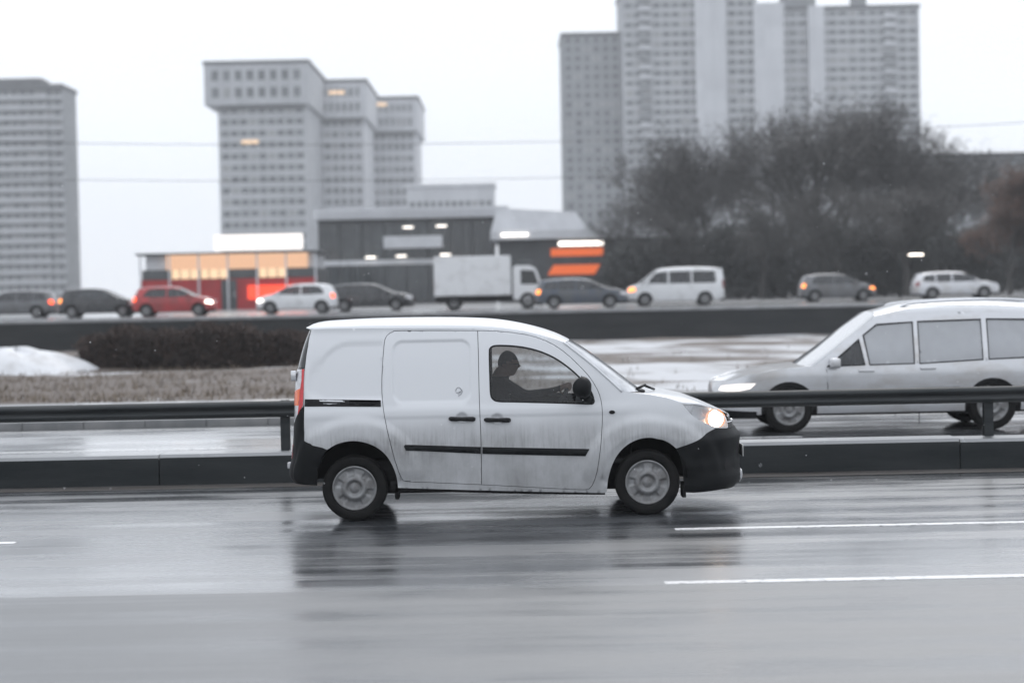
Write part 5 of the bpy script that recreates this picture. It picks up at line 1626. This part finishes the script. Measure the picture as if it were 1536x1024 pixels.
# ------------------------------------------------------------------ trees
def tree_meshes(seed, H, spread, twigs, leaf=0, lsz=.10):
    rd = random.Random(seed)
    tb, cb = BM(), BM()
    tips = []
    def branch(p, d, ln, r, lev):
        n = 4 if lev < 2 else 3
        pts = [p]; q = p.copy(); dd = d.copy()
        for k in range(n):
            dd = (dd + Vector((rd.uniform(-.22, .22), rd.uniform(-.22, .22), rd.uniform(-.05, .16)))).normalized()
            q = q + dd * ln / n; pts.append(q.copy())
        rs = [r * (1 - .62 * k / n) for k in range(n + 1)]
        if lev <= 2: tube(tb, pts, rs, 6 if lev == 0 else 4, cap=False)
        else: tube(cb, pts, rs, 3, cap=False)
        if lev >= 5: 
            tips.append(pts[-1]); return
        nb = (8, 6, 5, 4, 3)[lev]
        for k in range(nb):
            t = rd.uniform(.30 if lev else .28, 1.0); i = min(int(t * n), n - 1); u = t * n - i
            bp = pts[i].lerp(pts[i + 1], u)
            ax = dd.orthogonal().normalized(); ax.rotate(Matrix.Rotation(rd.uniform(0, 2 * PI), 3, dd))
            nd = (dd * rd.uniform(.55, .95) + ax * rd.uniform(.5, .95) * spread + Vector((0, 0, .18))).normalized()
            branch(bp, nd, ln * rd.uniform(.48, .68), max(rs[i] * rd.uniform(.48, .68), .016), lev + 1)
    branch(Vector((0, 0, -.1)), Vector((0, 0, 1)), H * .50, H * .018, 0)
    for tp in tips:
        for _ in range(leaf):
            c = tp + Vector((rd.gauss(0, .25), rd.gauss(0, .25), rd.gauss(0, .25)))
            e = Vector((rd.uniform(-1, 1), rd.uniform(-1, 1), rd.uniform(-1, 1))).normalized() * lsz; g_ = e.orthogonal().normalized() * lsz * .6
            cb.faces.new([cb.verts.new(c - e), cb.verts.new(c + g_), cb.verts.new(c + e), cb.verts.new(c - g_)]).material_index = 1
    zmax = max(v.co.z for v in cb.verts); s = H / zmax
    for b in (tb, cb):
        for v in b.verts: v.co *= s
    return tb, cb
KINDS = []
for i, (sd, H, spd, leaf) in enumerate(((21, 15, 1.0, 1), (22, 15, 1.15, 1), (23, 15, .85, 1), (24, 10, 1.1, 7))):
    tb, cb = tree_meshes(sd, H, spd, 0, leaf, .10)
    a = bpy.data.meshes.new('trunk'); tb.to_mesh(a); tb.free(); a.materials.append(MATS['bark'])
    c = bpy.data.meshes.new('crown'); cb.to_mesh(c); cb.free(); c.materials.append(MATS['twig']); c.materials.append(MATS['rust_leaf' if i == 3 else 'dry_leaf'])
    KINDS.append((a, c, H))
def tree(kind, px, ytop, Y, rz, label, group, wide=1.0):
    a, c, H = KINDS[kind]; p = P(px, ytop, Y); s = (p.z - ZU) / H
    r = tag(empty('bare_tree' if kind < 3 else 'rust_tree', (p.x, Y, ZU), rz), label, 'tree', group)
    r.scale = (s * wide, s * wide, s)
    for nm, me in (('trunk', a), ('crown', c)):
        o = bpy.data.objects.new(nm, me); COL.objects.link(o); o.parent = r
GTR = 'bare trees beyond the upper street'
for k, px, yt, Y, rz, lab, wd in (
    (1, 912, 285, 150, .3, 'smallest bare tree, leftmost of the trees, beside the low shop with the orange sign', 1.0),
    (0, 975, 262, 165, 1.3, 'bare tree standing behind the right end of the low shop', 1.1),
    (2, 1040, 205, 158, 2.1, 'slender bare tree rising between the low shop and the tallest trees', 1.2),
    (1, 1105, 172, 152, 4.0, 'broad bare tree in front of the middle of the high rise', 1.1),
    (0, 1172, 160, 165, 5.2, 'bare tree behind the broad one, before the right wing of the high rise', 1.2),
    (2, 1238, 138, 150, .9, 'tall bare tree left of the two tallest ones', 1.3),
    (1, 1300, 118, 160, 2.7, 'tallest bare tree, before the right edge of the high rise', 1.1),
    (0, 1362, 128, 150, 3.6, 'tall bare tree at the right corner of the high rise', 1.1),
    (2, 1425, 205, 158, 1.9, 'lower bare tree before the low grey block', 1.3),
    (1, 1500, 215, 170, 5.9, 'bare tree behind the rust brown one at the right edge', 1.2),
    (0, 1140, 270, 135, 2.2, 'low bushy bare tree standing in front of the broad bare tree', 1.4),
    (1, 1262, 262, 132, 4.9, 'low bare tree in front of the tall ones, above the dark grey hatchback', 1.4),
    (2, 1355, 268, 134, .1, 'low bare tree beside the lit street lamp', 1.5),
    (0, 1020, 310, 138, 3.3, 'low bare tree above the white minibus', 1.5)):
    tree(k, px, yt, Y, rz, lab, GTR, wd)
for px, yt, Y, wd, seed, lab in ((1075, 352, 140, 7.5, 1, 'dark dense bush under the trees right of the white minibus'), (1180, 335, 143, 9, 2, 'widest dark bush under the trees, left of the dark grey hatchback'),
        (1292, 345, 139, 8, 3, 'dark bush behind the dark grey hatchback'), (1400, 350, 142, 8, 4, 'dark bush behind the silver estate car'), (985, 372, 141, 6, 5, 'lowest dark bush, between the low shop and the white minibus'), (1500, 355, 145, 8, 6, 'dark bush under the rust brown tree')):
    p = P(px, yt, Y); r = tag(empty('bush', (p.x, Y, ZU)), lab, 'bush', 'dark bushes under the bare trees')
    hgt = p.z - ZU
    bm = BM(); twig_cloud(bm, 3200, wd * .62, 2.2, hgt, .7, .03, leafs=1.0, lsz=.17, seed=seed); obj('foliage', bm, ['twig', 'bush_leaf'], r, smooth=False)
    bm = BM(); rd = random.Random(seed)
    for _ in range(9):
        xx = rd.uniform(-.5, .5) * wd; tube(bm, [(xx, rd.uniform(-1, 1), -.1), (xx * 1.1, rd.uniform(-1, 1), hgt * .5), (xx * 1.2, rd.uniform(-1, 1), hgt * .85)], [.07, .05, .02], 5)
    obj('stem', bm, 'bark', r)
bm = BM(); rd = random.Random(99)
for _ in range(420):
    y = rd.uniform(9, 34) ; p = P(rd.uniform(-60, 1600), rd.uniform(-30, 760), y)
    if p.z < .3: continue
    s_ = rd.uniform(.002, .0045)
    bmesh.ops.create_icosphere(bm, subdivisions=1, radius=s_, matrix=Matrix.Translation(p) @ Matrix.Diagonal((1, 1, rd.uniform(.7, 1.3), 1)))
tag(obj('snow', bm, 'snow_flake'), 'sparse small white snowflakes falling through the air', 'snow', kind='stuff')
tree(3, 1512, 232, 128, .5, 'tree with rust brown leaves at the right edge', None, 1.25)

# ------------------------------------------------------------------ street lamp and overhead wires
p = P(1372, 382, 118); 
sl = tag(empty('street_lamp', (p.x - .9, 118, ZU)), 'street lamp with a lit white head under the bare trees', 'street lamp')
bm = BM(); tube(bm, [(0, 0, 0), (0, 0, p.z - ZU - .25), (.12, 0, p.z - ZU), (.7, 0, p.z - ZU + .08)], [.07, .05, .045, .04], 8); obj('pole', bm, 'rail_steel', sl)
hd = wbox('lamp_head', sl, .5, 1.45, -.14, .14, p.z - ZU + .04, p.z - ZU + .14, 'rail_steel', .03)
wbox('lamp', hd, .55, 1.4, -.12, .12, p.z - ZU - .03, p.z - ZU + .038, 'head_lit')
for py, Y, lab in ((214, 112, 'upper of two thin overhead wires crossing before the high rise'), (268, 118, 'lower of two thin overhead wires crossing the sky between the towers')):
    bm = BM(); p0 = P(-300, py - 8, Y); p1 = P(1900, py - 8 - .0205 * 0, Y)
    z0 = P(768, py, Y).z
    tube(bm, [(p0.x + (p1.x - p0.x) * t, Y, z0 + 1.2 * (2 * t - 1) ** 2 - .0205 * 0) for t in np.linspace(0, 1, 30)], .016, 5)
    tag(obj('overhead_wire', bm, 'trim_black'), lab, 'wire')

# ------------------------------------------------------------------ damp air
m, nt, out = new_mat('damp_air')
pv = N(nt, 'ShaderNodeVolumePrincipled'); pv.inputs['Color'].default_value = (.93, .95, .98, 1); pv.inputs['Density'].default_value = HAZE; pv.inputs['Anisotropy'].default_value = 0.0
L(nt, pv.outputs[0], out.inputs['Volume'])
bm = BM(); box(bm, -1210, 1210, -90, 2210, -1.1, 125)
tag(obj('haze', bm, 'damp_air', smooth=False), 'pale damp winter air fading the far towers', 'haze', kind='stuff')
# ------------------------------------------------------------------ sky, light, render settings
SUN_EL, SUN_AZ = 44, 12
w = bpy.data.worlds.new('World'); scene.world = w; w.use_nodes = True
nt = w.node_tree; nt.nodes.clear()
out = nt.nodes.new('ShaderNodeOutputWorld'); bg = nt.nodes.new('ShaderNodeBackground')
sky = nt.nodes.new('ShaderNodeTexSky'); sky.sky_type = 'NISHITA'; sky.sun_disc = False
sky.sun_elevation = math.radians(SUN_EL); sky.sun_rotation = math.radians(SUN_AZ)
tc = nt.nodes.new('ShaderNodeTexCoord'); sx = nt.nodes.new('ShaderNodeSeparateXYZ'); L(nt, tc.outputs['Generated'], sx.inputs[0])
# overcast: a cloud layer that brightens towards the zenith, with soft cloud structure
mr = nt.nodes.new('ShaderNodeMapRange'); mr.inputs[1].default_value = 0.0; mr.inputs[2].default_value = 1.0
mr.inputs[3].default_value = SKY_H; mr.inputs[4].default_value = SKY_Z
L(nt, sx.outputs[2], mr.inputs[0])
no = nt.nodes.new('ShaderNodeTexNoise'); no.inputs['Scale'].default_value = 2.2; no.inputs['Detail'].default_value = 5
mpn = nt.nodes.new('ShaderNodeMapping'); mpn.inputs['Scale'].default_value = (1, 1, 3); L(nt, tc.outputs['Generated'], mpn.inputs[0]); L(nt, mpn.outputs[0], no.inputs['Vector'])
nr = nt.nodes.new('ShaderNodeMapRange'); nr.inputs[1].default_value = .3; nr.inputs[2].default_value = .7; nr.inputs[3].default_value = .94; nr.inputs[4].default_value = 1.06
L(nt, no.outputs[0], nr.inputs[0])
ml = nt.nodes.new('ShaderNodeMath'); ml.operation = 'MULTIPLY'; L(nt, mr.outputs[0], ml.inputs[0]); L(nt, nr.outputs[0], ml.inputs[1])
cl = nt.nodes.new('ShaderNodeVectorMath'); cl.operation = 'SCALE'; cl.inputs[0].default_value = SKY_COL
L(nt, ml.outputs[0], cl.inputs['Scale'])
mx = nt.nodes.new('ShaderNodeMix'); mx.data_type = 'RGBA'; mx.inputs[0].default_value = 0.93
L(nt, sky.outputs[0], mx.inputs[6]); L(nt, cl.outputs[0], mx.inputs[7])
L(nt, mx.outputs[2], bg.inputs[0]); bg.inputs[1].default_value = 0.1
L(nt, bg.outputs[0], out.inputs[0])
sd = bpy.data.lights.new('sun', 'SUN'); sd.energy = 1.1; sd.angle = math.radians(28); sd.color = (1, .97, .93)
so = bpy.data.objects.new('sun', sd); COL.objects.link(so)
az = math.radians(SUN_AZ); el = math.radians(SUN_EL)
so.rotation_euler = Vector((math.sin(az) * math.cos(el), math.cos(az) * math.cos(el), math.sin(el))).to_track_quat('Z', 'Y').to_euler()
so.location = (0, 0, 60)
vs = scene.view_settings
vs.view_transform = 'Standard'; vs.look = 'None'; vs.exposure = EXPO; vs.gamma = 1; vs.use_curve_mapping = False
scene.render.engine = 'CYCLES'
scene.cycles.use_denoising = True
scene.cycles.max_bounces = 8; scene.cycles.transparent_max_bounces = 16; scene.cycles.volume_bounces = 1
scene.cycles.caustics_reflective = False; scene.cycles.caustics_refractive = False
scene.cycles.sample_clamp_indirect = 6
